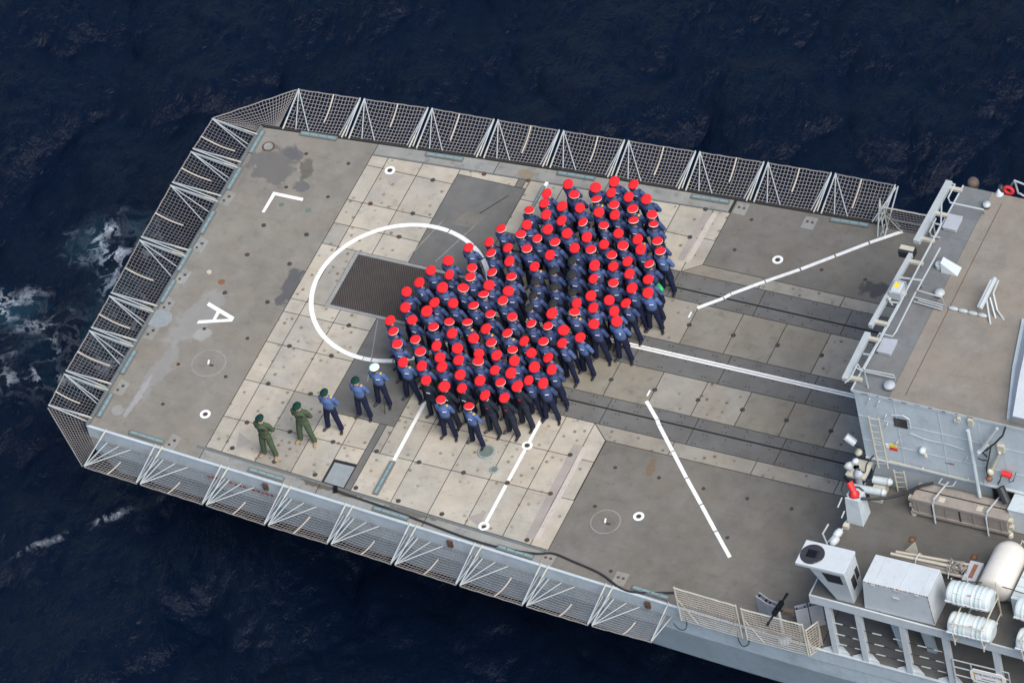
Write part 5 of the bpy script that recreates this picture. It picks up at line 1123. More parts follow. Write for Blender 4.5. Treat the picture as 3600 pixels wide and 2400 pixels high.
def sdf(P, pts):
    best = np.full(len(pts), 1e9); which = np.zeros(len(pts), int)
    for kind, d, s in P:
        if kind == 'c':
            a, b, r0, r1 = d; a = np.array(a); b = np.array(b); ab = b-a
            t = np.clip(((pts-a)@ab)/max(ab@ab, 1e-9), 0, 1); v = np.linalg.norm(pts-(a+t[:, None]*ab), axis=1)-(r0+(r1-r0)*t)
        else:
            c, r, rot = d; q = (pts-np.array(c)); R = np.array(Matrix.Rotation(rot, 3, 'X')); q = q@R
            r = np.array(r); k = np.linalg.norm(q/r, axis=1); v = (k-1)*r.min()
        m = v < best; best[m] = v[m]; which[m] = s
    return best, which
def grow_body(name, bowed, stance, slots):
    P = capsule_prims(bowed, stance, 0)
    bm = bmesh.new()
    for kind, d, s in P:
        if kind == 'e':
            c, r, rot = d
            bmesh.ops.create_icosphere(bm, subdivisions=3, radius=1.0, matrix=Matrix.Translation(c) @ Matrix.Rotation(rot, 4, 'X') @ Matrix.Diagonal((*r, 1)))
        else:
            a, b, r0, r1 = d; n = max(2, int((b-a).length/(min(r0, r1)*0.5))+1)
            for k in range(n+1):
                t = k/n; bmesh.ops.create_icosphere(bm, subdivisions=2, radius=r0+(r1-r0)*t, matrix=Matrix.Translation(a+(b-a)*t))
    me = bpy.data.meshes.new('tmp'); bm.to_mesh(me); bm.free()
    ob = bpy.data.objects.new('tmp', me); col.objects.link(ob)
    rm = ob.modifiers.new('r', 'REMESH'); rm.mode = 'VOXEL'; rm.voxel_size = 0.0105; rm.adaptivity = 0.0
    sm = ob.modifiers.new('s', 'SMOOTH'); sm.factor = 0.5; sm.iterations = 3
    dc = ob.modifiers.new('d', 'DECIMATE'); dc.ratio = 0.16
    dg = bpy.context.evaluated_depsgraph_get(); out = bpy.data.meshes.new_from_object(ob.evaluated_get(dg))
    bpy.data.objects.remove(ob); out.name = name
    nf = len(out.polygons); cen = np.zeros(nf*3); out.polygons.foreach_get('center', cen)
    _, wh = sdf(P, cen.reshape(-1, 3))
    cz = cen.reshape(-1, 3)[:, 2]
    out.materials.clear()
    for s in slots: out.materials.append(M[s])
    out.polygons.foreach_set('material_index', wh.astype(np.int32)); out.polygons.foreach_set('use_smooth', np.ones(nf, bool)); out.update()
    return out
SL = ('skin_0', 'shirt_0', 'trouser_navy', 'boot_black', 'hair')
BODIES = [grow_body('body', 0.10, 0.115, SL), grow_body('body', 0.28, 0.14, SL), grow_body('body', -0.04, 0.13, SL)]
BOW = (0.10, 0.28, -0.04)
# headgear meshes (shared)
def mesh_of(mb, mats, name, smooth=True):
    me = bpy.data.meshes.new(name); me.from_pydata([tuple(v) for v in mb.v], [], mb.f)
    for m in mats: me.materials.append(M[m])
    if smooth: me.polygons.foreach_set('use_smooth', [True]*len(me.polygons))
    me.update(); return me
CR = 0.158
cover = mesh_of(MB().lathe([(CR-0.012, 0.050), (CR-0.004, 0.054), (CR-0.006, 0.064), (CR-0.03, 0.078), (CR*0.5, 0.088), (0.0001, 0.090)], n=28, sx=1.0, sy=1.04), ['cap_red'], 'cap_cover')
cover_full = mesh_of(MB().lathe([(0.150, 0.020), (0.161, 0.034), (0.1625, 0.052), (CR-0.006, 0.066), (CR-0.03, 0.078), (CR*0.5, 0.088), (0.0001, 0.090)], n=28, sx=1.0, sy=1.04), ['cap_red'], 'cap_cover')
cover_mint = mesh_of(MB().lathe([(CR-0.012, 0.050), (CR-0.004, 0.054), (CR-0.006, 0.064), (CR-0.03, 0.078), (CR*0.5, 0.088), (0.0001, 0.090)], n=28, sx=1.0, sy=1.04), ['cap_mint'], 'cap_cover')
crown = mesh_of(MB().lathe([(0.094, -0.045), (0.101, -0.008), (0.114, 0.0), (0.150, 0.030), (0.157, 0.040), (0.156, 0.052), (0.10, 0.056)], n=28, sx=1.0, sy=1.04), ['cap_white'], 'cap')
band = mesh_of(MB().lathe([(0.0965, -0.055), (0.1035, -0.012), (0.100, -0.010)], n=28, sx=1.0, sy=1.05), ['cap_black'], 'cap_band')
pk = MB(); n = 12
for z, r in ((-0.050, 0.098), (-0.062, 0.150), (-0.068, 0.150), (-0.056, 0.098)):
    for k in range(n+1):
        a = math.radians(200+140*k/n); e = math.sin(math.pi*k/n)
        rr = 0.098+(r-0.098)*e; pk.v.append((rr*math.cos(a), rr*math.sin(a)*1.05, z-0.015*e*(r > 0.1)))
N = n+1
for j in range(4):
    for k in range(n): a = j*N+k; b = ((j+1) % 4)*N+k; pk.f.append((a, a+1, b+1, b))
peak = mesh_of(pk, ['cap_black'], 'cap_peak')
def beret_mesh(mat):
    m = MB().lathe([(0.094, -0.045), (0.102, -0.02), (0.118, 0.0), (0.130, 0.018), (0.124, 0.042), (0.08, 0.062), (0.0001, 0.070)], n=24, sy=1.06)
    m.v = [(x*(1.0+0.12*(x < 0)), y, z-0.30*max(0.0, -x-0.02)*(z > -0.03)) for x, y, z in m.v]
    return mesh_of(m, [mat], 'beret')
beret_k, beret_g = beret_mesh('beret_black'), beret_mesh('beret_green')
tape = mesh_of(MB().obox((0, 0, 0), 0.125, 0.010, 0.034), ['badge_white'], 'name_tape', False)
slide_d = mesh_of(MB().obox((0, 0, 0), 0.055, 0.085, 0.014), ['cap_black'], 'rank_slide', False)
slide_g = mesh_of(MB().obox((0, 0, 0), 0.055, 0.085, 0.014), ['gold'], 'rank_slide', False)
badge_g = mesh_of(MB().lathe([(0.018, 0), (0.016, 0.008), (0.0, 0.010)], n=10), ['gold'], 'cap_badge', False)
patch_w = mesh_of(MB().obox((0, 0, 0), 0.05, 0.010, 0.085), ['badge_white'], 'chest_badge', False)
patch_r = mesh_of(MB().obox((0, 0, 0), 0.075, 0.010, 0.035), ['red_gear'], 'chest_badge', False)
pouch = mesh_of(MB().obox((0, 0, 0), 0.12, 0.03, 0.055), ['cap_black'], 'chest_pouch', False)
belt = mesh_of(MB().lathe([(0.176, -0.018), (0.179, -0.016), (0.179, 0.016), (0.176, 0.018)], n=24, sy=0.73), ['cap_black'], 'belt')
def part(name, me, parent, loc, rot=(0, 0, 0)):
    o = bpy.data.objects.new(name, me); col.objects.link(o); o.parent = parent; o.location = loc; o.rotation_euler = rot; return o
def person(x, y, hgt, yaw, kind, label, group, opt):
    t = thing('person', (x, y, 0.0065), label, 'person', group)
    s = hgt/1.74; wd = random.uniform(0.93, 1.08); t.scale = (s*wd, s*random.uniform(0.95, 1.08), s); t.rotation_euler = (0, 0, yaw)
    gold = 'o' in opt
    v = 2 if kind in 'W' else (0 if kind in 'wTD' else random.choice((0, 1, 1)))
    if kind in 'KBG': v = random.choice((0, 1))
    yaw = yaw*1.8-0.10; t.rotation_euler = (0, 0, yaw)
    o = bpy.data.objects.new('body', BODIES[v]); col.objects.link(o); o.parent = t
    shirt = random.choice(('shirt_0', 'shirt_0', 'shirt_1', 'shirt_1', 'shirt_3', 'shirt_2'))
    if kind in 'TB' or 'f' in opt: shirt = 'shirt_bright'
    tr, bo = 'trouser_navy', 'boot_black'
    if kind == 'D': shirt = tr = 'overall_navy'
    if kind == 'G': shirt = tr = 'flight_suit'; bo = 'boot_tan'
    mats = (random.choice(('skin_0', 'skin_0', 'skin_1', 'skin_2', 'skin_0', 'skin_1', 'skin_3') if kind not in 'GB' else ('skin_0', 'skin_2')), shirt, tr, bo, 'hair')
    for i, m in enumerate(mats):
        o.material_slots[i].link = 'OBJECT'; o.material_slots[i].material = M[m]
    b = BOW[v]; hp = Vector((0, 0.005, 1.53)); top = hp + Matrix.Rotation(b, 3, 'X') @ Vector((0, -0.004, 0.165))
    tilt = {'w': -0.02, 'W': -0.20, 'R': 0.28, 'D': 0.20, 'T': 0.12}.get(kind, 0.1)+random.uniform(-0.08, 0.08)
    roll = random.uniform(-0.16, 0.16); hyaw = random.uniform(-0.35, 0.35)
    if kind in 'RwWDT':
        c = part('cap', crown, t, top, (tilt, roll, hyaw))
        part('cap_cover', cover_mint if kind == 'T' else (cover_full if kind in 'RD' else cover), c, (0, 0, 0)); part('cap_band', band, c, (0, 0, 0)); part('cap_peak', peak, c, (0, 0, 0))
        if gold: part('cap_badge', badge_g, c, (0, -0.112, -0.012), (math.pi/2, 0, 0))
    else:
        c = part('beret', beret_g if kind in 'GB' else beret_k, t, top, (b+0.05, roll, hyaw)); c.scale = (1.12, 1.12, 1.12) if kind == 'K' else (1.02, 1.02, 1.02)
        if random.random() < 0.75: part('cap_badge', badge_g, c, (0.03, -0.108, -0.012), (math.pi/2, 0, 0.2))
    if kind in 'GD': pass
    if kind == 'G': part('chest_pouch', pouch, t, (0.085, -0.142, 1.34), (0.05, 0, 0.2))
    elif kind == 'D': part('chest_badge', patch_r if 'r' in opt else tape, t, (0.085, -0.142, 1.31), (0.05, 0, 0.2))
    else:
        if not ('B' == kind or 'n' in opt): part('chest_badge' if 'c' in opt else 'name_tape', patch_w if 'c' in opt else tape, t, (0.085, -0.142, 1.325), (0.08, 0, 0.22))
        for sx in (-1, 1): part('rank_slide', slide_g if gold else slide_d, t, (sx*0.15, 0.0, 1.485), (0, sx*0.22, 0))
    if kind not in 'GD': part('belt', belt, t, (0, 0, 1.005))
    return t
PEOPLE = [
    (3.371, 2.780, 1.716, 0.042, 'w', 'person in blue shirt, white rimmed red cap, leftmost, fifteenth row from front', 'people standing in ranks on the deck', 'c'),
    (3.529, 2.261, 1.724, 0.108, 'R', 'person in blue shirt, red cap, leftmost, fourteenth row from front', 'people standing in ranks on the deck', ''),
    (2.857, 1.859, 1.728, -0.014, 'w', 'person in blue shirt, white rimmed red cap, leftmost, thirteenth row from front', 'people standing in ranks on the deck', ''),
    (3.541, 1.789, 1.769, -0.077, 'w', 'person in blue shirt, white rimmed red cap, second from left, thirteenth row from front', 'people standing in ranks on the deck', ''),
    (2.733, 1.305, 1.739, -0.106, 'R', 'person in blue shirt, red cap, leftmost, twelfth row from front', 'people standing in ranks on the deck', ''),
    (4.067, 1.797, 1.725, 0.008, 'w', 'person in blue shirt, white rimmed red cap, third from left, thirteenth row from front', 'people standing in ranks on the deck', ''),
    (3.348, 1.249, 1.696, -0.087, 'R', 'person in blue shirt, red cap, second from left, twelfth row from front', 'people standing in ranks on the deck', ''),
    (3.946, 1.304, 1.770, 0.086, 'w', 'person in blue shirt, white rimmed red cap, third from left, twelfth row from front', 'people standing in ranks on the deck', ''),
    (2.192, 0.949, 1.718, 0.095, 'R', 'person in blue shirt, red cap, leftmost, eleventh row from front', 'people standing in ranks on the deck', ''),
    (2.953, 0.885, 1.728, -0.089, 'w', 'person in blue shirt, white rimmed red cap, second from left, eleventh row from front', 'people standing in ranks on the deck', ''),
    (3.657, 0.748, 1.785, -0.062, 'R', 'person in blue shirt, red cap, third from left, eleventh row from front', 'people standing in ranks on the deck', ''),
    (4.440, 0.788, 1.737, 0.086, 'R', 'person in blue shirt, red cap, fourth from left, eleventh row from front', 'people standing in ranks on the deck', 'o'),
    (1.838, 0.235, 1.770, 0.040, 'R', 'person in blue shirt, red cap, leftmost, tenth row from front', 'people standing in ranks on the deck', ''),
    (1.470, -0.242, 1.738, 0.086, 'R', 'person in blue shirt, red cap, leftmost, ninth row from front', 'people standing in ranks on the deck', ''),
    (2.607, 0.224, 1.693, -0.043, 'w', 'person in blue shirt, white rimmed red cap, second from left, tenth row from front', 'people standing in ranks on the deck', ''),
    (2.079, -0.222, 1.709, -0.104, 'R', 'person in blue shirt, red cap, second from left, ninth row from front', 'people standing in ranks on the deck', ''),
    (3.290, 0.202, 1.716, -0.058, 'w', 'person in blue shirt, white rimmed red cap, third from left, tenth row from front', 'people standing in ranks on the deck', ''),
    (2.765, -0.220, 1.805, 0.082, 'w', 'person in blue shirt, white rimmed red cap, third from left, ninth row from front', 'people standing in ranks on the deck', ''),
    (3.935, 0.182, 1.742, -0.064, 'w', 'person in blue shirt, white rimmed red cap, fourth from left, tenth row from front', 'people standing in ranks on the deck', ''),
    (1.349, -0.788, 1.762, -0.043, 'R', 'person in blue shirt, red cap, leftmost, eighth row from front', 'people standing in ranks on the deck', 'c'),
    (3.411, -0.253, 1.731, -0.023, 'R', 'person in blue shirt, red cap, fourth from left, ninth row from front', 'people standing in ranks on the deck', ''),
    (4.089, 4.125, 1.701, -0.022, 'R', 'person in blue shirt, red cap, leftmost, seventeenth row from front', 'people standing in ranks on the deck', ''),
    (5.427, 4.560, 1.747, -0.025, 'R', 'person in blue shirt, red cap, leftmost, rear row', 'people standing in ranks on the deck', ''),
    (4.956, 4.186, 1.748, 0.118, 'R', 'person in blue shirt, red cap, second from left, seventeenth row from front', 'people standing in ranks on the deck', ''),
    (6.036, 4.632, 1.722, -0.096, 'R', 'person in blue shirt, red cap, rightmost, rear row', 'people standing in ranks on the deck', ''),
    (3.614, 3.614, 1.686, -0.139, 'R', 'person in blue shirt, red cap, leftmost, sixteenth row from front', 'people standing in ranks on the deck', ''),
    (5.522, 4.099, 1.769, 0.124, 'R', 'person in blue shirt, red cap, third from left, seventeenth row from front', 'people standing in ranks on the deck', ''),
    (4.444, 3.707, 1.738, 0.106, 'w', 'person in blue shirt, white rimmed red cap, fourth from left, sixteenth row from front', 'people standing in ranks on the deck', ''),
    (6.092, 4.100, 1.760, 0.136, 'R', 'person in blue shirt, red cap, fourth from left, seventeenth row from front', 'people standing in ranks on the deck', ''),
    (3.733, 3.158, 1.774, -0.018, 'R', 'person in blue shirt, red cap, second from left, sixteenth row from front', 'people standing in ranks on the deck', ''),
    (5.187, 3.679, 1.747, 0.126, 'W', 'person in blue shirt, broad white rimmed red cap, sixth from left, sixteenth row from front', 'people standing in ranks on the deck', 'o'),
    (6.656, 4.150, 1.778, 0.120, 'R', 'person in blue shirt, red cap, rightmost, seventeenth row from front', 'people standing in ranks on the deck', ''),
    (4.281, 3.201, 1.731, -0.078, 'R', 'person in blue shirt, red cap, third from left, sixteenth row from front', 'people standing in ranks on the deck', ''),
    (5.757, 3.691, 1.695, 0.069, 'w', 'person in blue shirt, white rimmed red cap, eighth from left, sixteenth row from front', 'people standing in ranks on the deck', ''),
    (4.824, 3.273, 1.735, 0.094, 'R', 'person in blue shirt, red cap, fifth from left, sixteenth row from front', 'people standing in ranks on the deck', ''),
    (6.414, 3.631, 1.779, 0.046, 'w', 'person in blue shirt, white rimmed red cap, tenth from left, sixteenth row from front', 'people standing in ranks on the deck', 'o'),
    (3.974, 2.749, 1.786, 0.005, 'R', 'person in blue shirt, red cap, second from left, fifteenth row from front', 'people standing in ranks on the deck', ''),
    (5.447, 3.285, 1.716, -0.059, 'R', 'person in blue shirt, red cap, seventh from left, sixteenth row from front', 'people standing in ranks on the deck', ''),
    (6.006, 3.289, 1.799, -0.045, 'R', 'person in blue shirt, red cap, ninth from left, sixteenth row from front', 'people standing in ranks on the deck', ''),
    (7.026, 3.640, 1.695, -0.076, 'w', 'person in blue shirt, white rimmed red cap, twelfth from left, sixteenth row from front', 'people standing in ranks on the deck', ''),
    (4.530, 2.623, 1.782, -0.121, 'R', 'person in blue shirt, red cap, third from left, fifteenth row from front', 'people standing in ranks on the deck', ''),
    (5.151, 2.765, 1.734, 0.025, 'w', 'person in blue shirt, white rimmed red cap, fourth from left, fifteenth row from front', 'people standing in ranks on the deck', ''),
    (6.606, 3.201, 1.751, -0.060, 'W', 'person in blue shirt, broad white rimmed red cap, eleventh from left, sixteenth row from front', 'people standing in ranks on the deck', ''),
    (7.246, 3.225, 1.742, 0.087, 'W', 'person in blue shirt, broad white rimmed red cap, rightmost, sixteenth row from front', 'people standing in ranks on the deck', ''),
    (5.811, 2.809, 1.741, -0.127, 'w', 'person in blue shirt, white rimmed red cap, fifth from left, fifteenth row from front', 'people standing in ranks on the deck', ''),
    (4.216, 2.246, 1.706, 0.113, 'R', 'person in blue shirt, red cap, second from left, fourteenth row from front', 'people standing in ranks on the deck', ''),
    (6.358, 2.692, 1.727, 0.054, 'R', 'person in blue shirt, red cap, sixth from left, fifteenth row from front', 'people standing in ranks on the deck', ''),
    (4.864, 2.254, 1.748, 0.119, 'R', 'person in blue shirt, red cap, third from left, fourteenth row from front', 'people standing in ranks on the deck', ''),
    (7.016, 2.626, 1.740, 0.111, 'R', 'person in blue shirt, red cap, seventh from left, fifteenth row from front', 'people standing in ranks on the deck', 'o'),
    (5.520, 2.232, 1.776, 0.112, 'R', 'person in blue shirt, red cap, fourth from left, fourteenth row from front', 'people standing in ranks on the deck', ''),
    (7.622, 2.675, 1.740, 0.022, 'w', 'person in blue shirt, white rimmed red cap, rightmost, fifteenth row from front', 'people standing in ranks on the deck', ''),
    (4.673, 1.772, 1.775, -0.136, 'w', 'person in blue shirt, white rimmed red cap, fourth from left, thirteenth row from front', 'people standing in ranks on the deck', ''),
    (6.094, 2.194, 1.700, 0.069, 'R', 'person in blue shirt, red cap, fifth from left, fourteenth row from front', 'people standing in ranks on the deck', ''),
    (6.689, 2.232, 1.744, -0.092, 'w', 'person in blue shirt, white rimmed red cap, sixth from left, fourteenth row from front', 'people standing in ranks on the deck', ''),
    (5.326, 1.790, 1.743, -0.056, 'R', 'person in blue shirt, red cap, fifth from left, thirteenth row from front', 'people standing in ranks on the deck', ''),
    (5.841, 1.796, 1.782, 0.046, 'w', 'person in blue shirt, white rimmed red cap, sixth from left, thirteenth row from front', 'people standing in ranks on the deck', ''),
    (7.286, 2.232, 1.780, 0.007, 'R', 'person in blue shirt, red cap, seventh from left, fourteenth row from front', 'people standing in ranks on the deck', ''),
    (7.892, 2.283, 1.798, -0.024, 'w', 'person in blue shirt, white rimmed red cap, rightmost, fourteenth row from front', 'people standing in ranks on the deck', 'f'),
    (4.724, 1.305, 1.780, 0.123, 'R', 'person in blue shirt, red cap, fourth from left, twelfth row from front', 'people standing in ranks on the deck', ''),
    (6.511, 1.793, 1.746, 0.031, 'w', 'person in blue shirt, white rimmed red cap, seventh from left, thirteenth row from front', 'people standing in ranks on the deck', ''),
    (7.080, 1.733, 1.743, -0.044, 'R', 'person in blue shirt, red cap, eighth from left, thirteenth row from front', 'people standing in ranks on the deck', ''),
    (5.439, 1.332, 1.726, -0.069, 'K', 'person in blue shirt, black beret, fifth from left, twelfth row from front', 'people standing in ranks on the deck', ''),
    (6.180, 1.308, 1.770, 0.101, 'R', 'person in blue shirt, red cap, sixth from left, twelfth row from front', 'people standing in ranks on the deck', ''),
    (7.749, 1.770, 1.747, -0.006, 'w', 'person in blue shirt, white rimmed red cap, rightmost, thirteenth row from front', 'people standing in ranks on the deck', ''),
    (6.747, 1.387, 1.761, 0.079, 'R', 'person in blue shirt, red cap, seventh from left, twelfth row from front', 'people standing in ranks on the deck', ''),
    (7.312, 1.319, 1.717, -0.041, 'R', 'person in blue shirt, red cap, eighth from left, twelfth row from front', 'people standing in ranks on the deck', ''),
    (5.064, 0.740, 1.772, -0.085, 'K', 'person in blue shirt, black beret, fifth from left, eleventh row from front', 'people standing in ranks on the deck', ''),
    (5.670, 0.796, 1.784, 0.010, 'K', 'person in blue shirt, black beret, sixth from left, eleventh row from front', 'people standing in ranks on the deck', ''),
    (6.333, 0.819, 1.703, 0.089, 'R', 'person in blue shirt, red cap, seventh from left, eleventh row from front', 'people standing in ranks on the deck', ''),
    (7.974, 1.224, 1.767, -0.092, 'R', 'person in blue shirt, red cap, rightmost, twelfth row from front', 'people standing in ranks on the deck', ''),
    (4.694, 0.242, 1.732, 0.082, 'K', 'person in blue shirt, black beret, fifth from left, tenth row from front', 'people standing in ranks on the deck', ''),
    (6.972, 0.817, 1.709, 0.118, 'w', 'person in blue shirt, white rimmed red cap, eighth from left, eleventh row from front', 'people standing in ranks on the deck', ''),
    (1.096, -1.200, 1.721, 0.086, 'R', 'person in blue shirt, red cap, leftmost, seventh row from front', 'people standing in ranks on the deck', ''),
    (2.097, -0.748, 1.764, 0.091, 'R', 'person in blue shirt, red cap, second from left, eighth row from front', 'people standing in ranks on the deck', ''),
    (2.725, -0.693, 1.802, -0.138, 'W', 'person in blue shirt, broad white rimmed red cap, third from left, eighth row from front', 'people standing in ranks on the deck', ''),
    (3.412, -0.727, 1.759, 0.036, 'W', 'person in blue shirt, broad white rimmed red cap, fourth from left, eighth row from front', 'people standing in ranks on the deck', 'c'),
    (4.060, -0.318, 1.738, 0.102, 'R', 'person in blue shirt, red cap, fifth from left, ninth row from front', 'people standing in ranks on the deck', ''),
    (1.317, -1.724, 1.699, -0.126, 'R', 'person in blue shirt, red cap, leftmost, sixth row from front', 'people standing in ranks on the deck', ''),
    (2.091, -1.317, 1.704, -0.064, 'R', 'person in blue shirt, red cap, second from left, seventh row from front', 'people standing in ranks on the deck', ''),
    (2.655, -1.235, 1.725, -0.065, 'R', 'person in blue shirt, red cap, third from left, seventh row from front', 'people standing in ranks on the deck', ''),
    (3.314, -1.197, 1.774, 0.008, 'w', 'person in blue shirt, white rimmed red cap, fourth from left, seventh row from front', 'people standing in ranks on the deck', 'c'),
    (4.088, -0.790, 1.795, -0.022, 'w', 'person in blue shirt, white rimmed red cap, fifth from left, eighth row from front', 'people standing in ranks on the deck', ''),
    (4.852, -0.230, 1.740, -0.008, 'K', 'person in blue shirt, black beret, sixth from left, ninth row from front', 'people standing in ranks on the deck', ''),
    (2.065, -1.787, 1.841, 0.077, 'R', 'person in blue shirt, red cap, third from left, sixth row from front', 'people standing in ranks on the deck', ''),
    (3.913, -1.334, 1.723, -0.139, 'w', 'person in blue shirt, white rimmed red cap, fifth from left, seventh row from front', 'people standing in ranks on the deck', ''),
    (4.924, -0.705, 1.702, -0.125, 'K', 'person in blue shirt, black beret, sixth from left, eighth row from front', 'people standing in ranks on the deck', ''),
    (1.102, -2.390, 1.749, -0.104, 'R', 'person in blue shirt, red cap, leftmost, fifth row from front', 'people standing in ranks on the deck', ''),
    (1.715, -2.156, 1.698, -0.105, 'R', 'person in blue shirt, red cap, second from left, sixth row from front', 'people standing in ranks on the deck', ''),
    (4.580, -1.239, 1.713, -0.121, 'w', 'person in blue shirt, white rimmed red cap, sixth from left, seventh row from front', 'people standing in ranks on the deck', ''),
    (2.464, -2.268, 1.732, 0.133, 'w', 'person in blue shirt, white rimmed red cap, fourth from left, sixth row from front', 'people standing in ranks on the deck', ''),
    (2.837, -1.958, 1.734, 0.099, 'w', 'person in blue shirt, white rimmed red cap, fifth from left, sixth row from front', 'people standing in ranks on the deck', ''),
    (3.359, -1.832, 1.709, -0.116, 'W', 'person in blue shirt, broad white rimmed red cap, sixth from left, sixth row from front', 'people standing in ranks on the deck', 'o'),
    (5.240, -1.318, 1.699, 0.001, 'w', 'person in blue shirt, white rimmed red cap, seventh from left, seventh row from front', 'people standing in ranks on the deck', ''),
    (1.394, -2.785, 1.773, -0.052, 'w', 'person in blue shirt, white rimmed red cap, second from left, fifth row from front', 'people standing in ranks on the deck', ''),
    (3.116, -2.339, 1.739, -0.052, 'R', 'person in blue shirt, red cap, fifth from left, fifth row from front', 'people standing in ranks on the deck', ''),
    (4.036, -1.896, 1.749, -0.042, 'R', 'person in blue shirt, red cap, seventh from left, sixth row from front', 'people standing in ranks on the deck', 'o'),
    (4.735, -1.911, 1.776, 0.041, 'w', 'person in blue shirt, white rimmed red cap, eighth from left, sixth row from front', 'people standing in ranks on the deck', 'o'),
    (1.682, -3.177, 1.729, 0.024, 'w', 'person in blue shirt, white rimmed red cap, leftmost, fourth row from front', 'people standing in ranks on the deck', ''),
    (2.138, -2.864, 1.736, -0.039, 'w', 'person in blue shirt, white rimmed red cap, third from left, fifth row from front', 'people standing in ranks on the deck', ''),
    (3.840, -2.325, 1.774, -0.086, 'R', 'person in blue shirt, red cap, seventh from left, fifth row from front', 'people standing in ranks on the deck', ''),
    (5.313, -1.991, 1.705, -0.048, 'R', 'person in blue shirt, red cap, ninth from left, sixth row from front', 'people standing in ranks on the deck', ''),
    (4.408, -2.361, 1.749, -0.105, 'w', 'person in blue shirt, white rimmed red cap, ninth from left, fifth row from front', 'people standing in ranks on the deck', ''),
    (2.833, -2.869, 1.685, 0.016, 'R', 'person in blue shirt, red cap, fourth from left, fifth row from front', 'people standing in ranks on the deck', ''),
    (3.506, -2.835, 1.747, 0.060, 'R', 'person in blue shirt, red cap, sixth from left, fifth row from front', 'people standing in ranks on the deck', ''),
    (5.111, -2.416, 1.708, -0.034, 'w', 'person in blue shirt, white rimmed red cap, eleventh from left, fifth row from front', 'people standing in ranks on the deck', ''),
    (2.487, -3.266, 1.741, -0.118, 'w', 'person in blue shirt, white rimmed red cap, second from left, fourth row from front', 'people standing in ranks on the deck', ''),
    (4.167, -2.769, 1.638, -0.090, 'R', 'person in blue shirt, red cap, eighth from left, fifth row from front', 'people standing in ranks on the deck', ''),
    (4.767, -2.765, 1.760, -0.035, 'R', 'person in blue shirt, red cap, tenth from left, fifth row from front', 'people standing in ranks on the deck', ''),
    (5.706, -2.371, 1.716, 0.029, 'R', 'person in blue shirt, red cap, thirteenth from left, fifth row from front', 'people standing in ranks on the deck', ''),
    (3.122, -3.241, 1.702, 0.079, 'R', 'person in blue shirt, red cap, third from left, fourth row from front', 'people standing in ranks on the deck', ''),
    (3.763, -3.235, 1.787, -0.034, 'R', 'person in blue shirt, red cap, fourth from left, fourth row from front', 'people standing in ranks on the deck', ''),
    (5.358, -2.820, 1.766, 0.084, 'R', 'person in blue shirt, red cap, twelfth from left, fifth row from front', 'people standing in ranks on the deck', ''),
    (2.156, -3.743, 1.744, 0.034, 'R', 'person in blue shirt, red cap, leftmost, third row from front', 'people standing in ranks on the deck', 'of'),
    (4.357, -3.201, 1.824, -0.019, 'w', 'person in blue shirt, white rimmed red cap, fifth from left, fourth row from front', 'people standing in ranks on the deck', ''),
    (2.756, -3.707, 1.732, -0.036, 'R', 'person in blue shirt, red cap, second from left, third row from front', 'people standing in ranks on the deck', ''),
    (6.030, -2.830, 1.747, -0.001, 'R', 'person in blue shirt, red cap, fourteenth from left, fifth row from front', 'people standing in ranks on the deck', ''),
    (3.375, -3.643, 1.777, 0.057, 'R', 'person in blue shirt, red cap, third from left, third row from front', 'people standing in ranks on the deck', ''),
    (4.943, -3.274, 1.750, -0.022, 'R', 'person in blue shirt, red cap, sixth from left, fourth row from front', 'people standing in ranks on the deck', ''),
    (5.474, -3.278, 1.812, 0.054, 'R', 'person in blue shirt, red cap, seventh from left, fourth row from front', 'people standing in ranks on the deck', ''),
    (3.988, -3.720, 1.700, -0.011, 'R', 'person in blue shirt, red cap, fourth from left, third row from front', 'people standing in ranks on the deck', ''),
    (3.115, -4.233, 1.751, -0.071, 'D', 'person in dark overalls, red cap, leftmost, second row from front', 'people standing in ranks on the deck', ''),
    (6.018, -3.301, 1.637, 0.010, 'R', 'person in blue shirt, red cap, eighth from left, fourth row from front', 'people standing in ranks on the deck', ''),
    (4.677, -3.761, 1.756, 0.055, 'R', 'person in blue shirt, red cap, fifth from left, third row from front', 'people standing in ranks on the deck', ''),
    (5.307, -3.717, 1.763, -0.120, 'w', 'person in blue shirt, white rimmed red cap, sixth from left, third row from front', 'people standing in ranks on the deck', ''),
    (5.338, 0.190, 1.759, -0.021, 'K', 'person in blue shirt, black beret, sixth from left, tenth row from front', 'people standing in ranks on the deck', ''),
    (7.630, 0.760, 1.761, -0.021, 'R', 'person in blue shirt, red cap, ninth from left, eleventh row from front', 'people standing in ranks on the deck', ''),
    (5.920, 0.184, 1.685, 0.106, 'K', 'person in blue shirt, black beret, seventh from left, tenth row from front', 'people standing in ranks on the deck', ''),
    (8.124, 0.763, 1.700, 0.122, 'R', 'person in blue shirt, red cap, rightmost, eleventh row from front', 'people standing in ranks on the deck', 'f'),
    (6.554, 0.189, 1.748, -0.035, 'R', 'person in blue shirt, red cap, eighth from left, tenth row from front', 'people standing in ranks on the deck', ''),
    (5.527, -0.373, 1.706, 0.111, 'K', 'person in blue shirt, black beret, seventh from left, ninth row from front', 'people standing in ranks on the deck', ''),
    (7.122, 0.200, 1.718, 0.081, 'R', 'person in blue shirt, red cap, ninth from left, tenth row from front', 'people standing in ranks on the deck', ''),
    (6.240, -0.166, 1.700, -0.067, 'R', 'person in blue shirt, red cap, eighth from left, ninth row from front', 'people standing in ranks on the deck', ''),
    (7.663, 0.225, 1.712, -0.010, 'R', 'person in blue shirt, red cap, rightmost, tenth row from front', 'people standing in ranks on the deck', ''),
    (5.729, -0.798, 1.800, -0.106, 'R', 'person in blue shirt, red cap, seventh from left, eighth row from front', 'people standing in ranks on the deck', ''),
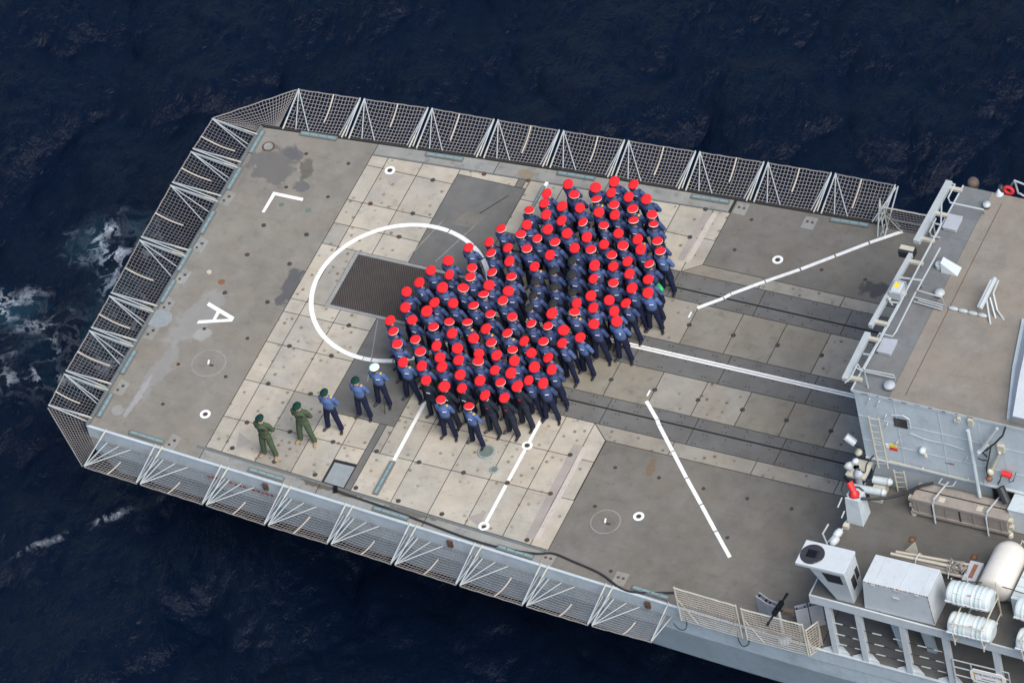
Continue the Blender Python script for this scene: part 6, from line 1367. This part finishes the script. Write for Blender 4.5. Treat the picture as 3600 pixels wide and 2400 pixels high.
    (6.798, -0.217, 1.736, 0.088, 'R', 'person in blue shirt, red cap, ninth from left, ninth row from front', 'people standing in ranks on the deck', ''),
    (6.335, -0.629, 1.771, 0.045, 'W', 'person in blue shirt, broad white rimmed red cap, eighth from left, eighth row from front', 'people standing in ranks on the deck', 'o'),
    (7.442, -0.190, 1.712, 0.108, 'R', 'person in blue shirt, red cap, rightmost, ninth row from front', 'people standing in ranks on the deck', 'f'),
    (5.779, -1.310, 1.749, 0.082, 'w', 'person in blue shirt, white rimmed red cap, eighth from left, seventh row from front', 'people standing in ranks on the deck', 'c'),
    (7.056, -0.791, 1.722, 0.047, 'R', 'person in blue shirt, red cap, ninth from left, eighth row from front', 'people standing in ranks on the deck', ''),
    (7.706, -0.587, 1.781, 0.065, 'R', 'person in blue shirt, red cap, rightmost, eighth row from front', 'people standing in ranks on the deck', 'cf'),
    (6.304, -1.292, 1.765, 0.018, 'R', 'person in blue shirt, red cap, ninth from left, seventh row from front', 'people standing in ranks on the deck', ''),
    (6.866, -1.394, 1.697, -0.111, 'R', 'person in blue shirt, red cap, rightmost, seventh row from front', 'people standing in ranks on the deck', 'f'),
    (5.891, -1.890, 1.746, 0.025, 'w', 'person in blue shirt, white rimmed red cap, tenth from left, sixth row from front', 'people standing in ranks on the deck', ''),
    (6.475, -1.766, 1.761, -0.139, 'R', 'person in blue shirt, red cap, rightmost, sixth row from front', 'people standing in ranks on the deck', ''),
    (6.283, -2.366, 1.719, -0.100, 'R', 'person in blue shirt, red cap, fifteenth from left, fifth row from front', 'people standing in ranks on the deck', ''),
    (6.547, -2.756, 1.719, 0.077, 'R', 'person in blue shirt, red cap, rightmost, fifth row from front', 'people standing in ranks on the deck', ''),
    (3.751, -4.314, 1.767, -0.128, 'D', 'person in dark overalls, red cap, second from left, second row from front', 'people standing in ranks on the deck', ''),
    (4.266, -4.194, 1.716, -0.114, 'D', 'person in dark overalls, red cap, third from left, second row from front', 'people standing in ranks on the deck', ''),
    (5.896, -3.757, 1.848, -0.112, 'D', 'person in dark overalls, red cap, rightmost, third row from front', 'people standing in ranks on the deck', 'r'),
    (6.525, -3.331, 1.750, 0.107, 'R', 'person in blue shirt, red cap, rightmost, fourth row from front', 'people standing in ranks on the deck', ''),
    (5.065, -4.277, 1.758, -0.090, 'D', 'person in dark overalls, red cap, fourth from left, second row from front', 'people standing in ranks on the deck', 'r'),
    (5.630, -4.169, 1.704, -0.133, 'D', 'person in dark overalls, red cap, rightmost, second row from front', 'people standing in ranks on the deck', 'r'),
    (3.837, -4.787, 1.724, 0.096, 'w', 'person in blue shirt, white rimmed red cap, leftmost, front row', 'people standing in ranks on the deck', 'of'),
    (4.746, -4.816, 1.725, -0.106, 'W', 'person in blue shirt, broad white rimmed red cap, rightmost, front row', 'people standing in ranks on the deck', 'of'),
    (-1.103, -6.955, 1.770, 0.061, 'G', 'person in green flight suit and green beret, leftmost of the separate line', 'people lined up apart from the ranks', ''),
    (-0.240, -6.155, 1.734, 0.094, 'G', 'person in green flight suit and green beret, second in the separate line', 'people lined up apart from the ranks', ''),
    (0.350, -5.481, 1.772, 0.076, 'B', 'person in blue shirt and green beret, third in the separate line', 'people lined up apart from the ranks', 'o'),
    (1.030, -4.781, 1.710, 0.072, 'B', 'person in blue shirt and green beret, fourth in the separate line', 'people lined up apart from the ranks', 'o'),
    (1.396, -4.194, 1.725, 0.066, 'T', 'person in blue shirt and white cap standing just left of the ranks', 'people lined up apart from the ranks', 'o')]
for rec in PEOPLE: person(*rec)
# things carried
q = (8.261, 1.247, 1.420)
t = thing('green_roll', q, 'bright green rolled cloth held at a shoulder at the right of the crowd', 'cloth')
MB().lathe([(0.01, -0.15), (0.06, -0.11), (0.068, 0.0), (0.06, 0.11), (0.01, 0.15)], q, (0.75, -0.5, -0.3), 14).build('roll', 'green_bright', t, smooth=True)
q = (1.556, -4.512, 0.000)
t = thing('walking_stick', (q[0], q[1], 0.01), 'black stick standing behind the white capped person', 'stick')
MB().rod((q[0], q[1], 0.008), (q[0]-0.05, q[1]+0.35, 0.95), 0.014, 8).build('shaft', 'rubber', t)

for o in bpy.data.objects:
    if '_o' in o.keys(): del o['_o']
